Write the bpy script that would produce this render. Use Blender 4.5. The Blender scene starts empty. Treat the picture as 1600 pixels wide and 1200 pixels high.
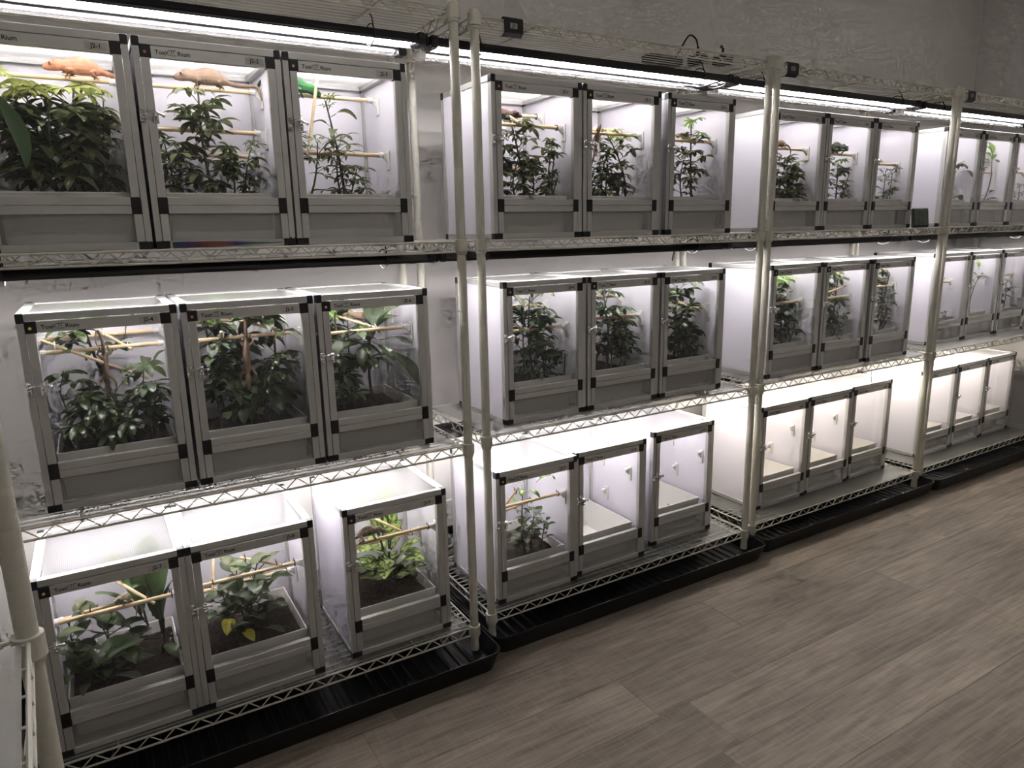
import bpy, bmesh, math, random
from mathutils import Vector, Matrix, Euler, noise

# ---------------------------------------------------------------- camera, light, exposure
S = bpy.context.scene
COL = S.collection
PI = math.pi

def place_camera():
    yaw, pitch, roll, fpx = 0.5326, -0.2164, -0.0206, 1093.99
    cy, sy, cp, sp = math.cos(yaw), math.sin(yaw), math.cos(pitch), math.sin(pitch)
    fwd = Vector((sy * cp, cy * cp, sp)); r0 = Vector((cy, -sy, 0)); u0 = r0.cross(fwd)
    right = r0 * math.cos(roll) + u0 * math.sin(roll)
    up = -r0 * math.sin(roll) + u0 * math.cos(roll)
    cam = bpy.data.cameras.new('camera')
    cam.sensor_width = 36.0; cam.lens = 36.0 * fpx / 1600.0
    cam.clip_start = 0.02; cam.clip_end = 50
    o = bpy.data.objects.new('camera', cam); COL.objects.link(o)
    m = Matrix((right, up, -fwd)).transposed().to_4x4()
    m.translation = Vector((-0.8707, -1.7659, 1.2723))
    o.matrix_world = m
    S.camera = o
place_camera()

W = bpy.data.worlds.new('world'); S.world = W; W.use_nodes = True
W.node_tree.nodes['Background'].inputs[0].default_value = (0.5, 0.5, 0.5, 1)
W.node_tree.nodes['Background'].inputs[1].default_value = 0.0

S.view_settings.view_transform = 'Standard'
S.view_settings.look = 'None'
S.view_settings.gamma = 1.0
S.view_settings.use_curve_mapping = False
S.view_settings.exposure = 1.5
try:
    S.cycles.use_denoising = True
    S.cycles.max_bounces = 5
    S.cycles.diffuse_bounces = 3
    S.cycles.glossy_bounces = 3
    S.cycles.use_adaptive_sampling = True
    S.cycles.adaptive_threshold = .09
    S.cycles.adaptive_min_samples = 12
    S.cycles.transparent_max_bounces = 20
    S.cycles.sample_clamp_indirect = 6.0
    S.cycles.caustics_reflective = False
    S.cycles.caustics_refractive = False
except Exception:
    pass

TUBE_POWER = 23.5        # emission of the white fluorescent tubes
LED_POWER = 28.0         # emission of the clear diode bars
FILL_POWER = 8.8         # emission of the added, unseen fill battens on the ceiling
LOW_ROW = 1.45           # the far bottom rows carry stronger, warmer tubes
COOL = (1.0, 0.965, 0.97)
WARM = (1.0, 0.93, 0.80)

# ---------------------------------------------------------------- materials
def mat(name, color=(.8, .8, .8), rough=.5, metal=0., spec=.5, emit=None, power=0., vary=0., bump=0., bscale=200., coat=0.):
    m = bpy.data.materials.new(name); m.use_nodes = True
    nt = m.node_tree; b = nt.nodes['Principled BSDF']
    b.inputs['Base Color'].default_value = (*color, 1)
    b.inputs['Roughness'].default_value = rough
    b.inputs['Metallic'].default_value = metal
    b.inputs['Specular IOR Level'].default_value = spec
    if coat: b.inputs['Coat Weight'].default_value = coat
    if emit:
        b.inputs['Emission Color'].default_value = (*emit, 1); b.inputs['Emission Strength'].default_value = power
    tc = None
    if vary or bump:
        tc = nt.nodes.new('ShaderNodeTexCoord')
    if vary:
        n = nt.nodes.new('ShaderNodeTexNoise'); n.inputs['Scale'].default_value = 14; n.inputs['Detail'].default_value = 4
        nt.links.new(tc.outputs['Object'], n.inputs['Vector'])
        r = nt.nodes.new('ShaderNodeValToRGB')
        r.color_ramp.elements[0].position = .3; r.color_ramp.elements[1].position = .7
        r.color_ramp.elements[0].color = (*[c * (1 - vary) for c in color], 1)
        r.color_ramp.elements[1].color = (*[min(1, c * (1 + vary)) for c in color], 1)
        nt.links.new(n.outputs['Fac'], r.inputs['Fac']); nt.links.new(r.outputs['Color'], b.inputs['Base Color'])
    if bump:
        n2 = nt.nodes.new('ShaderNodeTexNoise'); n2.inputs['Scale'].default_value = bscale; n2.inputs['Detail'].default_value = 3
        nt.links.new(tc.outputs['Object'], n2.inputs['Vector'])
        bp = nt.nodes.new('ShaderNodeBump'); bp.inputs['Strength'].default_value = bump; bp.inputs['Distance'].default_value = .002
        nt.links.new(n2.outputs['Fac'], bp.inputs['Height']); nt.links.new(bp.outputs['Normal'], b.inputs['Normal'])
    return m

def mat_mix_transparent(name, color, clear, transl, rough=.35, ribs=False, gloss=.04):
    """frosted or clear plastic sheet: a share passes straight, a share is scattered through, the rest is reflected."""
    m = bpy.data.materials.new(name); m.use_nodes = True
    nt = m.node_tree; nt.nodes.clear(); N = nt.nodes.new; L = nt.links.new
    out = N('ShaderNodeOutputMaterial'); tr = N('ShaderNodeBsdfTransparent'); di = N('ShaderNodeBsdfDiffuse')
    tl = N('ShaderNodeBsdfTranslucent'); gl = N('ShaderNodeBsdfGlossy'); lw = N('ShaderNodeFresnel')
    tr.inputs[0].default_value = (1, 1, 1, 1)
    di.inputs[0].default_value = (*color, 1); tl.inputs[0].default_value = (*color, 1)
    gl.inputs['Roughness'].default_value = rough; gl.inputs[0].default_value = (.9, .9, .9, 1)
    ge = N('ShaderNodeNewGeometry'); io = N('ShaderNodeMapRange'); io.inputs['To Min'].default_value = 1.45; io.inputs['To Max'].default_value = 1 / 1.45
    L(ge.outputs['Backfacing'], io.inputs['Value']); L(io.outputs[0], lw.inputs['IOR'])
    m1 = N('ShaderNodeMixShader'); m1.inputs[0].default_value = transl; L(di.outputs[0], m1.inputs[1]); L(tl.outputs[0], m1.inputs[2])
    m2 = N('ShaderNodeMixShader'); m2.inputs[0].default_value = clear; L(m1.outputs[0], m2.inputs[1]); L(tr.outputs[0], m2.inputs[2])
    m3 = N('ShaderNodeMixShader')
    mu = N('ShaderNodeMath'); mu.operation = 'MULTIPLY'; mu.inputs[1].default_value = gloss / .04
    L(lw.outputs[0], mu.inputs[0]); L(mu.outputs[0], m3.inputs[0])
    L(m2.outputs[0], m3.inputs[1]); L(gl.outputs[0], m3.inputs[2]); L(m3.outputs[0], out.inputs[0])
    if ribs:
        tc = N('ShaderNodeTexCoord'); wv = N('ShaderNodeTexWave'); wv.bands_direction = 'X'; wv.inputs['Scale'].default_value = 80
        wv.inputs['Distortion'].default_value = .6
        L(tc.outputs['Object'], wv.inputs['Vector'])
        mp = N('ShaderNodeMapRange'); mp.inputs['To Min'].default_value = clear * .95; mp.inputs['To Max'].default_value = clear * 1.04
        L(wv.outputs['Fac'], mp.inputs['Value']); L(mp.outputs[0], m2.inputs[0])
    return m

def mat_floor():
    m = bpy.data.materials.new('grey_oak_plank'); m.use_nodes = True
    nt = m.node_tree; N = nt.nodes.new; L = nt.links.new; b = nt.nodes['Principled BSDF']
    tc = N('ShaderNodeTexCoord'); oi = N('ShaderNodeObjectInfo')
    off = N('ShaderNodeVectorMath'); off.operation = 'ADD'
    sc = N('ShaderNodeVectorMath'); sc.operation = 'SCALE'; sc.inputs[3].default_value = 23.0
    cb = N('ShaderNodeCombineXYZ'); L(oi.outputs['Random'], cb.inputs[0]); L(oi.outputs['Random'], cb.inputs[1])
    L(cb.outputs[0], sc.inputs[0]); L(tc.outputs['Object'], off.inputs[0]); L(sc.outputs[0], off.inputs[1])
    mp = N('ShaderNodeMapping'); mp.inputs['Scale'].default_value = (3.2, 42, 1); L(off.outputs[0], mp.inputs['Vector'])
    n1 = N('ShaderNodeTexNoise'); n1.inputs['Scale'].default_value = 1.6; n1.inputs['Detail'].default_value = 8; n1.inputs['Roughness'].default_value = .62
    n1.inputs['Distortion'].default_value = .5
    L(mp.outputs[0], n1.inputs['Vector'])
    mp3 = N('ShaderNodeMapping'); mp3.inputs['Scale'].default_value = (2.2, 7, 1); L(off.outputs[0], mp3.inputs['Vector'])
    n3 = N('ShaderNodeTexNoise'); n3.inputs['Scale'].default_value = 1.0; n3.inputs['Detail'].default_value = 3; L(mp3.outputs[0], n3.inputs['Vector'])
    mp2 = N('ShaderNodeMapping'); mp2.inputs['Scale'].default_value = (150, 9, 1); L(off.outputs[0], mp2.inputs['Vector'])
    n2 = N('ShaderNodeTexNoise'); n2.inputs['Scale'].default_value = 1.0; n2.inputs['Detail'].default_value = 3; L(mp2.outputs[0], n2.inputs['Vector'])
    r = N('ShaderNodeValToRGB'); e = r.color_ramp.elements
    e[0].position = .28; e[0].color = (.122, .097, .075, 1); e[1].position = .74; e[1].color = (.270, .226, .184, 1)
    L(n1.outputs['Fac'], r.inputs['Fac'])
    r2 = N('ShaderNodeValToRGB'); e = r2.color_ramp.elements
    e[0].position = .52; e[0].color = (0, 0, 0, 1); e[1].position = .78; e[1].color = (1, 1, 1, 1); L(n2.outputs['Fac'], r2.inputs['Fac'])
    mx = N('ShaderNodeMix'); mx.data_type = 'RGBA'; mx.blend_type = 'MIX'
    mu = N('ShaderNodeMath'); mu.operation = 'MULTIPLY'; mu.inputs[1].default_value = .42; L(r2.outputs['Color'], mu.inputs[0])
    L(mu.outputs[0], mx.inputs[0]); L(r.outputs['Color'], mx.inputs[6]); mx.inputs[7].default_value = (.30, .255, .212, 1)
    md = N('ShaderNodeMapRange'); md.inputs['From Min'].default_value = .3; md.inputs['From Max'].default_value = .7
    md.inputs['To Min'].default_value = .80; md.inputs['To Max'].default_value = 1.16; L(n3.outputs['Fac'], md.inputs['Value'])
    mo = N('ShaderNodeMapRange'); mo.inputs['To Min'].default_value = .86; mo.inputs['To Max'].default_value = 1.12; L(oi.outputs['Random'], mo.inputs['Value'])
    m3 = N('ShaderNodeMath'); m3.operation = 'MULTIPLY'; L(md.outputs[0], m3.inputs[0]); L(mo.outputs[0], m3.inputs[1])
    vm = N('ShaderNodeVectorMath'); vm.operation = 'SCALE'; L(mx.outputs[2], vm.inputs[0]); L(m3.outputs[0], vm.inputs[3])
    L(vm.outputs[0], b.inputs['Base Color']); b.inputs['Roughness'].default_value = .62; b.inputs['Specular IOR Level'].default_value = .2
    bp = N('ShaderNodeBump'); bp.inputs['Strength'].default_value = .25; bp.inputs['Distance'].default_value = .001
    L(n1.outputs['Fac'], bp.inputs['Height']); L(bp.outputs['Normal'], b.inputs['Normal'])
    return m

def mat_leaf(name, dark, light, rough=.32, blotch=None):
    m = bpy.data.materials.new(name); m.use_nodes = True
    nt = m.node_tree; N = nt.nodes.new; L = nt.links.new; b = nt.nodes['Principled BSDF']
    oi = N('ShaderNodeObjectInfo'); tc = N('ShaderNodeTexCoord')
    mx = N('ShaderNodeMix'); mx.data_type = 'RGBA'; mx.inputs[6].default_value = (*dark, 1); mx.inputs[7].default_value = (*light, 1)
    n = N('ShaderNodeTexNoise'); n.inputs['Scale'].default_value = 22; n.inputs['Detail'].default_value = 3; L(tc.outputs['Object'], n.inputs['Vector'])
    ad = N('ShaderNodeMath'); ad.operation = 'MULTIPLY_ADD'; ad.inputs[1].default_value = .55; L(oi.outputs['Random'], ad.inputs[0])
    sb = N('ShaderNodeMath'); sb.operation = 'MULTIPLY_ADD'; sb.inputs[1].default_value = .9; sb.inputs[2].default_value = -.25
    L(n.outputs['Fac'], sb.inputs[0]); L(sb.outputs[0], ad.inputs[2]); L(ad.outputs[0], mx.inputs[0])
    col = mx.outputs[2]
    if blotch:
        nb = N('ShaderNodeTexNoise'); nb.inputs['Scale'].default_value = 95; nb.inputs['Detail'].default_value = 2
        mpb = N('ShaderNodeMapping'); mpb.inputs['Scale'].default_value = (.55, 1, 1); L(tc.outputs['Object'], mpb.inputs['Vector']); L(mpb.outputs[0], nb.inputs['Vector'])
        rr = N('ShaderNodeValToRGB'); rr.color_ramp.elements[0].position = .43; rr.color_ramp.elements[1].position = .5; L(nb.outputs['Fac'], rr.inputs['Fac'])
        # the cream blotches keep clear of the margin: read the leaf's own width attribute
        at = N('ShaderNodeAttribute'); at.attribute_name = 'edge'
        r3 = N('ShaderNodeValToRGB'); r3.color_ramp.elements[0].position = .70; r3.color_ramp.elements[0].color = (1, 1, 1, 1)
        r3.color_ramp.elements[1].position = .95; r3.color_ramp.elements[1].color = (0, 0, 0, 1); L(at.outputs['Fac'], r3.inputs['Fac'])
        mm = N('ShaderNodeMath'); mm.operation = 'MULTIPLY'; L(rr.outputs['Color'], mm.inputs[0]); L(r3.outputs['Color'], mm.inputs[1])
        mb = N('ShaderNodeMix'); mb.data_type = 'RGBA'; L(mm.outputs[0], mb.inputs[0]); L(col, mb.inputs[6]); mb.inputs[7].default_value = (*blotch, 1)
        col = mb.outputs[2]
    L(col, b.inputs['Base Color']); b.inputs['Roughness'].default_value = rough; b.inputs['Specular IOR Level'].default_value = .45
    tl = N('ShaderNodeBsdfTranslucent'); L(col, tl.inputs[0])
    ms = N('ShaderNodeMixShader'); ms.inputs[0].default_value = .28
    out = nt.nodes['Material Output']; L(b.outputs[0], ms.inputs[1]); L(tl.outputs[0], ms.inputs[2]); L(ms.outputs[0], out.inputs[0])
    return m

def mat_skin(name, base, second, scale=60.):
    m = bpy.data.materials.new(name); m.use_nodes = True
    nt = m.node_tree; N = nt.nodes.new; L = nt.links.new; b = nt.nodes['Principled BSDF']
    tc = N('ShaderNodeTexCoord')
    n = N('ShaderNodeTexNoise'); n.inputs['Scale'].default_value = scale; n.inputs['Detail'].default_value = 4; L(tc.outputs['Object'], n.inputs['Vector'])
    r = N('ShaderNodeValToRGB'); r.color_ramp.elements[0].position = .40; r.color_ramp.elements[1].position = .62
    r.color_ramp.elements[0].color = (*base, 1); r.color_ramp.elements[1].color = (*second, 1); L(n.outputs['Fac'], r.inputs['Fac'])
    L(r.outputs['Color'], b.inputs['Base Color']); b.inputs['Roughness'].default_value = .62
    v = N('ShaderNodeTexVoronoi'); v.inputs['Scale'].default_value = 620; L(tc.outputs['Object'], v.inputs['Vector'])
    bp = N('ShaderNodeBump'); bp.inputs['Strength'].default_value = .55; bp.inputs['Distance'].default_value = .0008
    L(v.outputs['Distance'], bp.inputs['Height']); L(bp.outputs['Normal'], b.inputs['Normal'])
    return m

def mat_soil():
    m = bpy.data.materials.new('potting_soil'); m.use_nodes = True
    nt = m.node_tree; N = nt.nodes.new; L = nt.links.new; b = nt.nodes['Principled BSDF']
    tc = N('ShaderNodeTexCoord'); n = N('ShaderNodeTexNoise'); n.inputs['Scale'].default_value = 130; n.inputs['Detail'].default_value = 5
    L(tc.outputs['Object'], n.inputs['Vector'])
    r = N('ShaderNodeValToRGB'); e = r.color_ramp.elements
    e[0].position = .38; e[0].color = (.006, .004, .003, 1); e[1].position = .64; e[1].color = (.040, .022, .014, 1)
    x = e.new(.76); x.color = (.16, .12, .09, 1)
    L(n.outputs['Fac'], r.inputs['Fac']); L(r.outputs['Color'], b.inputs['Base Color']); b.inputs['Roughness'].default_value = .95
    bp = N('ShaderNodeBump'); bp.inputs['Strength'].default_value = 1.; bp.inputs['Distance'].default_value = .004
    L(n.outputs['Fac'], bp.inputs['Height']); L(bp.outputs['Normal'], b.inputs['Normal'])
    return m

def mat_rainbow():
    m = bpy.data.materials.new('rainbow_anodised_steel'); m.use_nodes = True
    nt = m.node_tree; N = nt.nodes.new; L = nt.links.new; b = nt.nodes['Principled BSDF']
    tc = N('ShaderNodeTexCoord'); sx = N('ShaderNodeSeparateXYZ'); L(tc.outputs['Generated'], sx.inputs[0])
    r = N('ShaderNodeValToRGB'); e = r.color_ramp.elements
    e[0].position = 0; e[0].color = (.05, .12, .14, 1); e[1].position = 1; e[1].color = (.16, .19, .18, 1)
    for p, c in ((.12, (.10, .08, .20)), (.30, (.26, .10, .08)), (.45, (.28, .10, .12)), (.55, (.06, .06, .20)), (.75, (.10, .20, .19))):
        x = e.new(p); x.color = (*c, 1)
    L(sx.outputs[0], r.inputs['Fac']); L(r.outputs['Color'], b.inputs['Base Color'])
    b.inputs['Metallic'].default_value = .5; b.inputs['Roughness'].default_value = .35
    return m

M = dict(
    wall=mat('wall_paint', (.72, .69, .665), .9, vary=.008),
    ceil=mat('ceiling_paint', (.62, .61, .59), .9),
    trim=mat('white_trim_paint', (.72, .70, .66), .5),
    white=mat('cream_powder_coat', (.56, .54, .465), .42, vary=.03),
    alu=mat('brushed_aluminium', (.60, .595, .58), .42, metal=.55, vary=.04),
    black=mat('black_plastic', (.010, .010, .012), .42),
    tray=mat('black_tray_plastic', (.009, .009, .010), .33),
    pvc=mat('lilac_white_panel', (.82, .795, .86), .45),
    tub=mat('white_tub_plastic', (.86, .84, .80), .4),
    hook=mat('white_hook_plastic', (.84, .83, .80), .4),
    floorpan=mat('grey_base_panel', (.42, .41, .39), .6),
    dowel=mat('pine_dowel', (.80, .61, .38), .6, vary=.10),
    twig=mat('bamboo_stick', (.74, .57, .35), .6, vary=.12),
    chrome=mat('chrome', (.92, .92, .92), .12, metal=1.),
    ink=mat('black_ink', (.02, .02, .02), .7),
    paper=mat('label_tape', (.50, .485, .45), .6),
    pinkpaper=mat('pink_label_tape', (.62, .50, .44), .6),
    greypaper=mat('grey_tag_paper', (.30, .31, .29), .6),
    yellowdot=mat('yellow_sticker', (.75, .72, .22), .5),
    pinkdot=mat('pink_sticker', (.80, .22, .22), .5),
    whitedot=mat('white_sticker', (.75, .74, .66), .5),
    roof=mat_mix_transparent('frosted_roof_sheet', (.95, .94, .92), .66, .972, .35, ribs=True, gloss=.008),
    glass=mat_mix_transparent('door_glass', (.5, .5, .5), .988, .3, .02, gloss=.042),
    lowpane=mat_mix_transparent('lower_clear_panel', (.66, .65, .63), .74, .4, .12, gloss=.05),
    liner=mat_mix_transparent('frosted_shelf_liner', (.46, .455, .43), .76, .5, .3),
    linerthick=mat_mix_transparent('thick_frosted_liner', (.62, .61, .58), .30, .45, .3),
    clear=mat_mix_transparent('clear_lamp_cover', (.6, .6, .62), .93, .6, .1),
    ledback=mat('diode_board', (.16, .16, .17), .5),
    tube=mat('lit_tube_glass', (.9, .9, .9), .4, emit=COOL, power=TUBE_POWER),
    tubewarm=mat('lit_warm_tube_glass', (.9, .9, .9), .4, emit=WARM, power=TUBE_POWER * LOW_ROW),
    tubelow=mat('lit_low_tube_glass', (.9, .9, .9), .4, emit=COOL, power=TUBE_POWER * 1.12),
    led=mat('lit_diode_strip', (.9, .9, .9), .4, emit=COOL, power=LED_POWER),
    ledwarm=mat('lit_warm_diode_strip', (.9, .9, .9), .4, emit=WARM, power=LED_POWER * LOW_ROW),
    ledlow=mat('lit_low_diode_strip', (.9, .9, .9), .4, emit=COOL, power=LED_POWER * 1.12),
    fill_lamp=mat('added_fill_diffuser', (.9, .9, .9), .4, emit=(1., .96, .90), power=FILL_POWER),
    reflector=mat('lamp_reflector', (.50, .50, .52), .4, metal=.6),
    plank=mat_floor(),
    soil=mat_soil(),
    rainbow=mat_rainbow(),
    lcd=mat('grey_green_display', (.10, .115, .10), .3),
    lcdink=mat('display_segments', (.012, .016, .012), .4),
)

# ---------------------------------------------------------------- mesh building
class MB:
    def __init__(s): s.v = []; s.f = []; s.m = []; s.att = None
    def add(s, vs, fs, mi=0):
        o = len(s.v); s.v += [tuple(p) for p in vs]; s.f += [tuple(i + o for i in f) for f in fs]; s.m += [mi] * len(fs); return o
    def box(s, x0, y0, z0, x1, y1, z1, mi=0, bev=0.):
        if bev <= 0:
            vs = [(x0, y0, z0), (x1, y0, z0), (x1, y1, z0), (x0, y1, z0), (x0, y0, z1), (x1, y0, z1), (x1, y1, z1), (x0, y1, z1)]
            s.add(vs, [(0, 3, 2, 1), (4, 5, 6, 7), (0, 1, 5, 4), (1, 2, 6, 5), (2, 3, 7, 6), (3, 0, 4, 7)], mi)
        else:
            b = bev; c = ((x0 + x1) / 2, (y0 + y1) / 2, (z0 + z1) / 2); h = ((x1 - x0) / 2, (y1 - y0) / 2, (z1 - z0) / 2)
            bm = bmesh.new(); bmesh.ops.create_cube(bm, size=1)
            for v in bm.verts: v.co = Vector((v.co.x * 2 * h[0] + c[0], v.co.y * 2 * h[1] + c[1], v.co.z * 2 * h[2] + c[2]))
            bmesh.ops.bevel(bm, geom=bm.edges[:], offset=b, segments=1, affect='EDGES')
            bm.verts.index_update()
            s.add([v.co[:] for v in bm.verts], [[v.index for v in f.verts] for f in bm.faces], mi); bm.free()
    def tube(s, pts, r, seg=8, mi=0, caps=True, closed=False):
        pts = [Vector(p) for p in pts]; n = len(pts)
        rs = r if isinstance(r, (list, tuple)) else [r] * n
        up = None; rings = []; vs = []
        for i, p in enumerate(pts):
            if closed: t = (pts[(i + 1) % n] - pts[i - 1])
            else: t = (pts[min(i + 1, n - 1)] - pts[max(i - 1, 0)])
            t = t.normalized() if t.length > 1e-9 else Vector((0, 0, 1))
            if up is None:
                up = Vector((0, 0, 1)) if abs(t.z) < .9 else Vector((1, 0, 0))
            a = t.cross(up)
            if a.length < 1e-6: a = t.cross(Vector((1, .3, .2)))
            a.normalize(); b = a.cross(t).normalized(); up = b
            for k in range(seg):
                an = 2 * PI * k / seg
                vs.append(p + (a * math.cos(an) + b * math.sin(an)) * rs[i])
        fs = []
        for i in range(n if closed else n - 1):
            j = (i + 1) % n
            for k in range(seg):
                k2 = (k + 1) % seg
                fs.append((i * seg + k, i * seg + k2, j * seg + k2, j * seg + k))
        if caps and not closed:
            fs.append(tuple(range(seg))[::-1]); fs.append(tuple((n - 1) * seg + k for k in range(seg)))
        s.add(vs, fs, mi)
    def lathe(s, prof, seg=16, c=(0, 0, 0), mi=0, axis='z'):
        vs = []; fs = []
        for (r, z) in prof:
            for k in range(seg):
                a = 2 * PI * k / seg; x, y = r * math.cos(a), r * math.sin(a)
                p = (x, y, z) if axis == 'z' else ((z, x, y) if axis == 'x' else (x, z, y))
                vs.append((p[0] + c[0], p[1] + c[1], p[2] + c[2]))
        for i in range(len(prof) - 1):
            for k in range(seg):
                k2 = (k + 1) % seg
                fs.append((i * seg + k, i * seg + k2, (i + 1) * seg + k2, (i + 1) * seg + k))
        fs.append(tuple(range(seg))[::-1]); fs.append(tuple((len(prof) - 1) * seg + k for k in range(seg)))
        s.add(vs, fs, mi)
    def ball(s, c, r, mi=0, seg=10, rings=6, sc=(1, 1, 1)):
        prof = [(max(1e-4, r * math.sin(PI * i / rings)), -r * math.cos(PI * i / rings)) for i in range(rings + 1)]
        o = len(s.v); s.lathe(prof, seg, (0, 0, 0), mi)
        for i in range(o, len(s.v)):
            p = s.v[i]; s.v[i] = (p[0] * sc[0] + c[0], p[1] * sc[1] + c[1], p[2] * sc[2] + c[2])
    def mesh(s, name, mats, smooth=False):
        me = bpy.data.meshes.new(name); me.from_pydata(s.v, [], s.f); me.update()
        for m_ in (mats if isinstance(mats, (list, tuple)) else [mats]): me.materials.append(M[m_] if isinstance(m_, str) else m_)
        if len(me.materials) > 1:
            for p, i in zip(me.polygons, s.m): p.material_index = i
        if smooth:
            me.polygons.foreach_set('use_smooth', [True] * len(me.polygons))
            try: me.set_sharp_from_angle(angle=math.radians(40))
            except Exception: pass
        if s.att:
            a = me.attributes.new('edge', 'FLOAT', 'POINT'); a.data.foreach_set('value', s.att)
        return me
    def obj(s, name, mats, parent=None, loc=(0, 0, 0), rot=(0, 0, 0), smooth=False):
        return inst(name, s.mesh(name, mats, smooth), parent, loc, rot)

def inst(name, me, parent=None, loc=(0, 0, 0), rot=(0, 0, 0), sc=(1, 1, 1)):
    o = bpy.data.objects.new(name, me); COL.objects.link(o)
    o.location = loc; o.rotation_euler = rot; o.scale = sc
    if parent: o.parent = parent
    return o
def tag(o, label=None, cat=None, group=None, kind=None):
    if label: o['label'] = label
    if cat: o['category'] = cat
    if group: o['group'] = group
    if kind: o['kind'] = kind
    return o
def thing(name, label, cat, loc=(0, 0, 0), rz=0, group=None):
    o = bpy.data.objects.new(name, None); COL.objects.link(o); o.empty_display_size = .05
    o.location = loc; o.rotation_euler = (0, 0, rz)
    return tag(o, label, cat, group)
def copy_tree(o, parent=None):
    c = o.copy(); COL.objects.link(c); c.parent = parent
    for ch in list(o.children): copy_tree(ch, c)
    return c

# lettering: all texts are laid out once, turned to meshes and shared
TEXT = {}
def make_texts(items):
    tmp = []
    for t, size in items:
        cu = bpy.data.curves.new('text', 'FONT'); cu.body = t; cu.size = size; cu.align_x = 'CENTER'; cu.align_y = 'CENTER'
        cu.extrude = .00008; cu.offset = size * .022; cu.resolution_u = 2
        o = bpy.data.objects.new('text', cu); COL.objects.link(o); tmp.append((t, size, o))
    dg = bpy.context.evaluated_depsgraph_get(); dg.update()
    for t, size, o in tmp:
        me = bpy.data.meshes.new_from_object(o.evaluated_get(dg)); me.materials.clear(); me.materials.append(M['ink']); TEXT[(t, size)] = me
    for _, _, o in tmp:
        cu = o.data; bpy.data.objects.remove(o); bpy.data.curves.remove(cu)
TAGS = [f'J{r}-{n}' for r in (2, 3, 4, 5) for n in range(1, 10)]
make_texts([('Toxi', .0125), ('Rium', .0125), ('08/21/2025', .0085)] + [(t, .0125) for t in TAGS] + [(t, .013) for t in ('J3', 'J4', 'J5')])

# ---------------------------------------------------------------- the room
WALL_Y, WALL_X, LEFT_X, FRONT_Y, CEIL_Z = .62, 3.74, -1.95, -3.1, 2.75
def room():
    a = MB(); a.box(LEFT_X - .1, WALL_Y, 0, WALL_X + .1, WALL_Y + .1, CEIL_Z); tag(a.obj('wall_back', 'wall'), kind='structure')
    a = MB(); a.box(WALL_X, FRONT_Y, 0, WALL_X + .1, WALL_Y, CEIL_Z); tag(a.obj('wall_right', 'wall'), kind='structure')
    a = MB(); a.box(LEFT_X - .1, FRONT_Y, 0, LEFT_X, WALL_Y, CEIL_Z); tag(a.obj('wall_left', 'wall'), kind='structure')
    a = MB(); a.box(LEFT_X - .1, FRONT_Y - .1, 0, WALL_X + .1, FRONT_Y, CEIL_Z); tag(a.obj('wall_front', 'wall'), kind='structure')
    a = MB(); a.box(LEFT_X - .1, FRONT_Y - .1, CEIL_Z, WALL_X + .1, WALL_Y + .1, CEIL_Z + .1); tag(a.obj('ceiling', 'ceil'), kind='structure')
    for nm, bx in (('baseboard_right', (WALL_X - .012, FRONT_Y, 0, WALL_X, WALL_Y - .012, .09)), ('baseboard_back', (LEFT_X, WALL_Y - .012, 0, WALL_X, WALL_Y, .09))):
        a = MB(); a.box(*bx, bev=.004); tag(a.obj(nm, 'trim'), kind='structure')
    # floor: subfloor with single planks laid along the racks
    a = MB(); a.box(LEFT_X - .1, FRONT_Y - .1, -.06, WALL_X + .1, WALL_Y + .1, -.006)
    fl = tag(a.obj('floor', 'ink'), kind='structure')
    rnd = random.Random(4); PW, PL = .182, 1.22
    pm = MB(); pm.box(0, 0, -.006, PL - .0005, PW - .0005, 0, bev=.0004); pme = pm.mesh('plank', 'plank')
    y = FRONT_Y; row = 0
    while y < WALL_Y:
        w = min(PW, WALL_Y - y)
        x = LEFT_X - rnd.random() * PL * .8
        while x < WALL_X:
            inst('plank', pme, fl, (x, y, 0), sc=(1, w / PW, 1))
            x += PL
        y += PW; row += 1
room()

def fill_batten(x, y, label, half=.58):  # invented fill lamps above the view, brightening floor, upper wall and enclosure fronts
    t = thing('added_fill_light', label, 'light', (x, y, CEIL_Z))
    a = MB(); a.box(-half - .02, -.06, -.03, half + .02, .06, 0, bev=.004); a.obj('housing', 'trim', t)
    a = MB(); a.box(-half, -.05, -.055, half, .05, -.031, bev=.008); a.obj('diffuser', 'fill_lamp', t)
fill_batten(-.15, -1.40, 'long added fill batten, out of view on the ceiling over the aisle')
fill_batten(2.6, -.9, 'short added fill batten, out of view on the ceiling at the far end', .24)

# ---------------------------------------------------------------- wire racks
RW, RD = 1.15, .43                     # post centre to post centre
LEV = (.0949, .6754, 1.2500, 1.8300)   # collar tops of the four shelves
CH = .040
RACKS = dict(A=(-1.15, -.032), B=(.0777, 0.), C=(1.2852, .0143), D=(2.49, .026))
def post_mesh(h):
    prof = [(.0105, 0), (.0135, .001), (.0135, .017), (.0127, .019)]
    z = .05
    while z < h - .02:
        prof += [(.0127, z - .0024), (.0127, z - .0011), (.0125, z - .0004), (.0125, z + .0004), (.0127, z + .0011), (.0127, z + .0024)]; z += .0254
    prof += [(.0127, h - .002), (.0115, h)]
    a = MB(); a.lathe(prof, 18); return a.mesh('post', 'white', True)
def truss(a, p, q, ztop, rail=.0029, zig=.0021, pitch=.058):
    p = Vector((*p, 0)); q = Vector((*q, 0)); d = q - p; ln = d.length; d.normalize()
    zt, zb = ztop - .006, ztop - .033
    for z in (zt, zb): a.tube([p + Vector((0, 0, z)), q + Vector((0, 0, z))], rail, 7)
    n = max(2, round((ln - .03) / pitch)); st = (ln - .03) / n; pts = []
    for i in range(n * 2 + 1):
        s = .015 + i * st / 2
        pts.append(p + d * s + Vector((0, 0, zb + .001 if i % 2 else zt - .001)))
    a.tube(pts, zig, 5)
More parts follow.
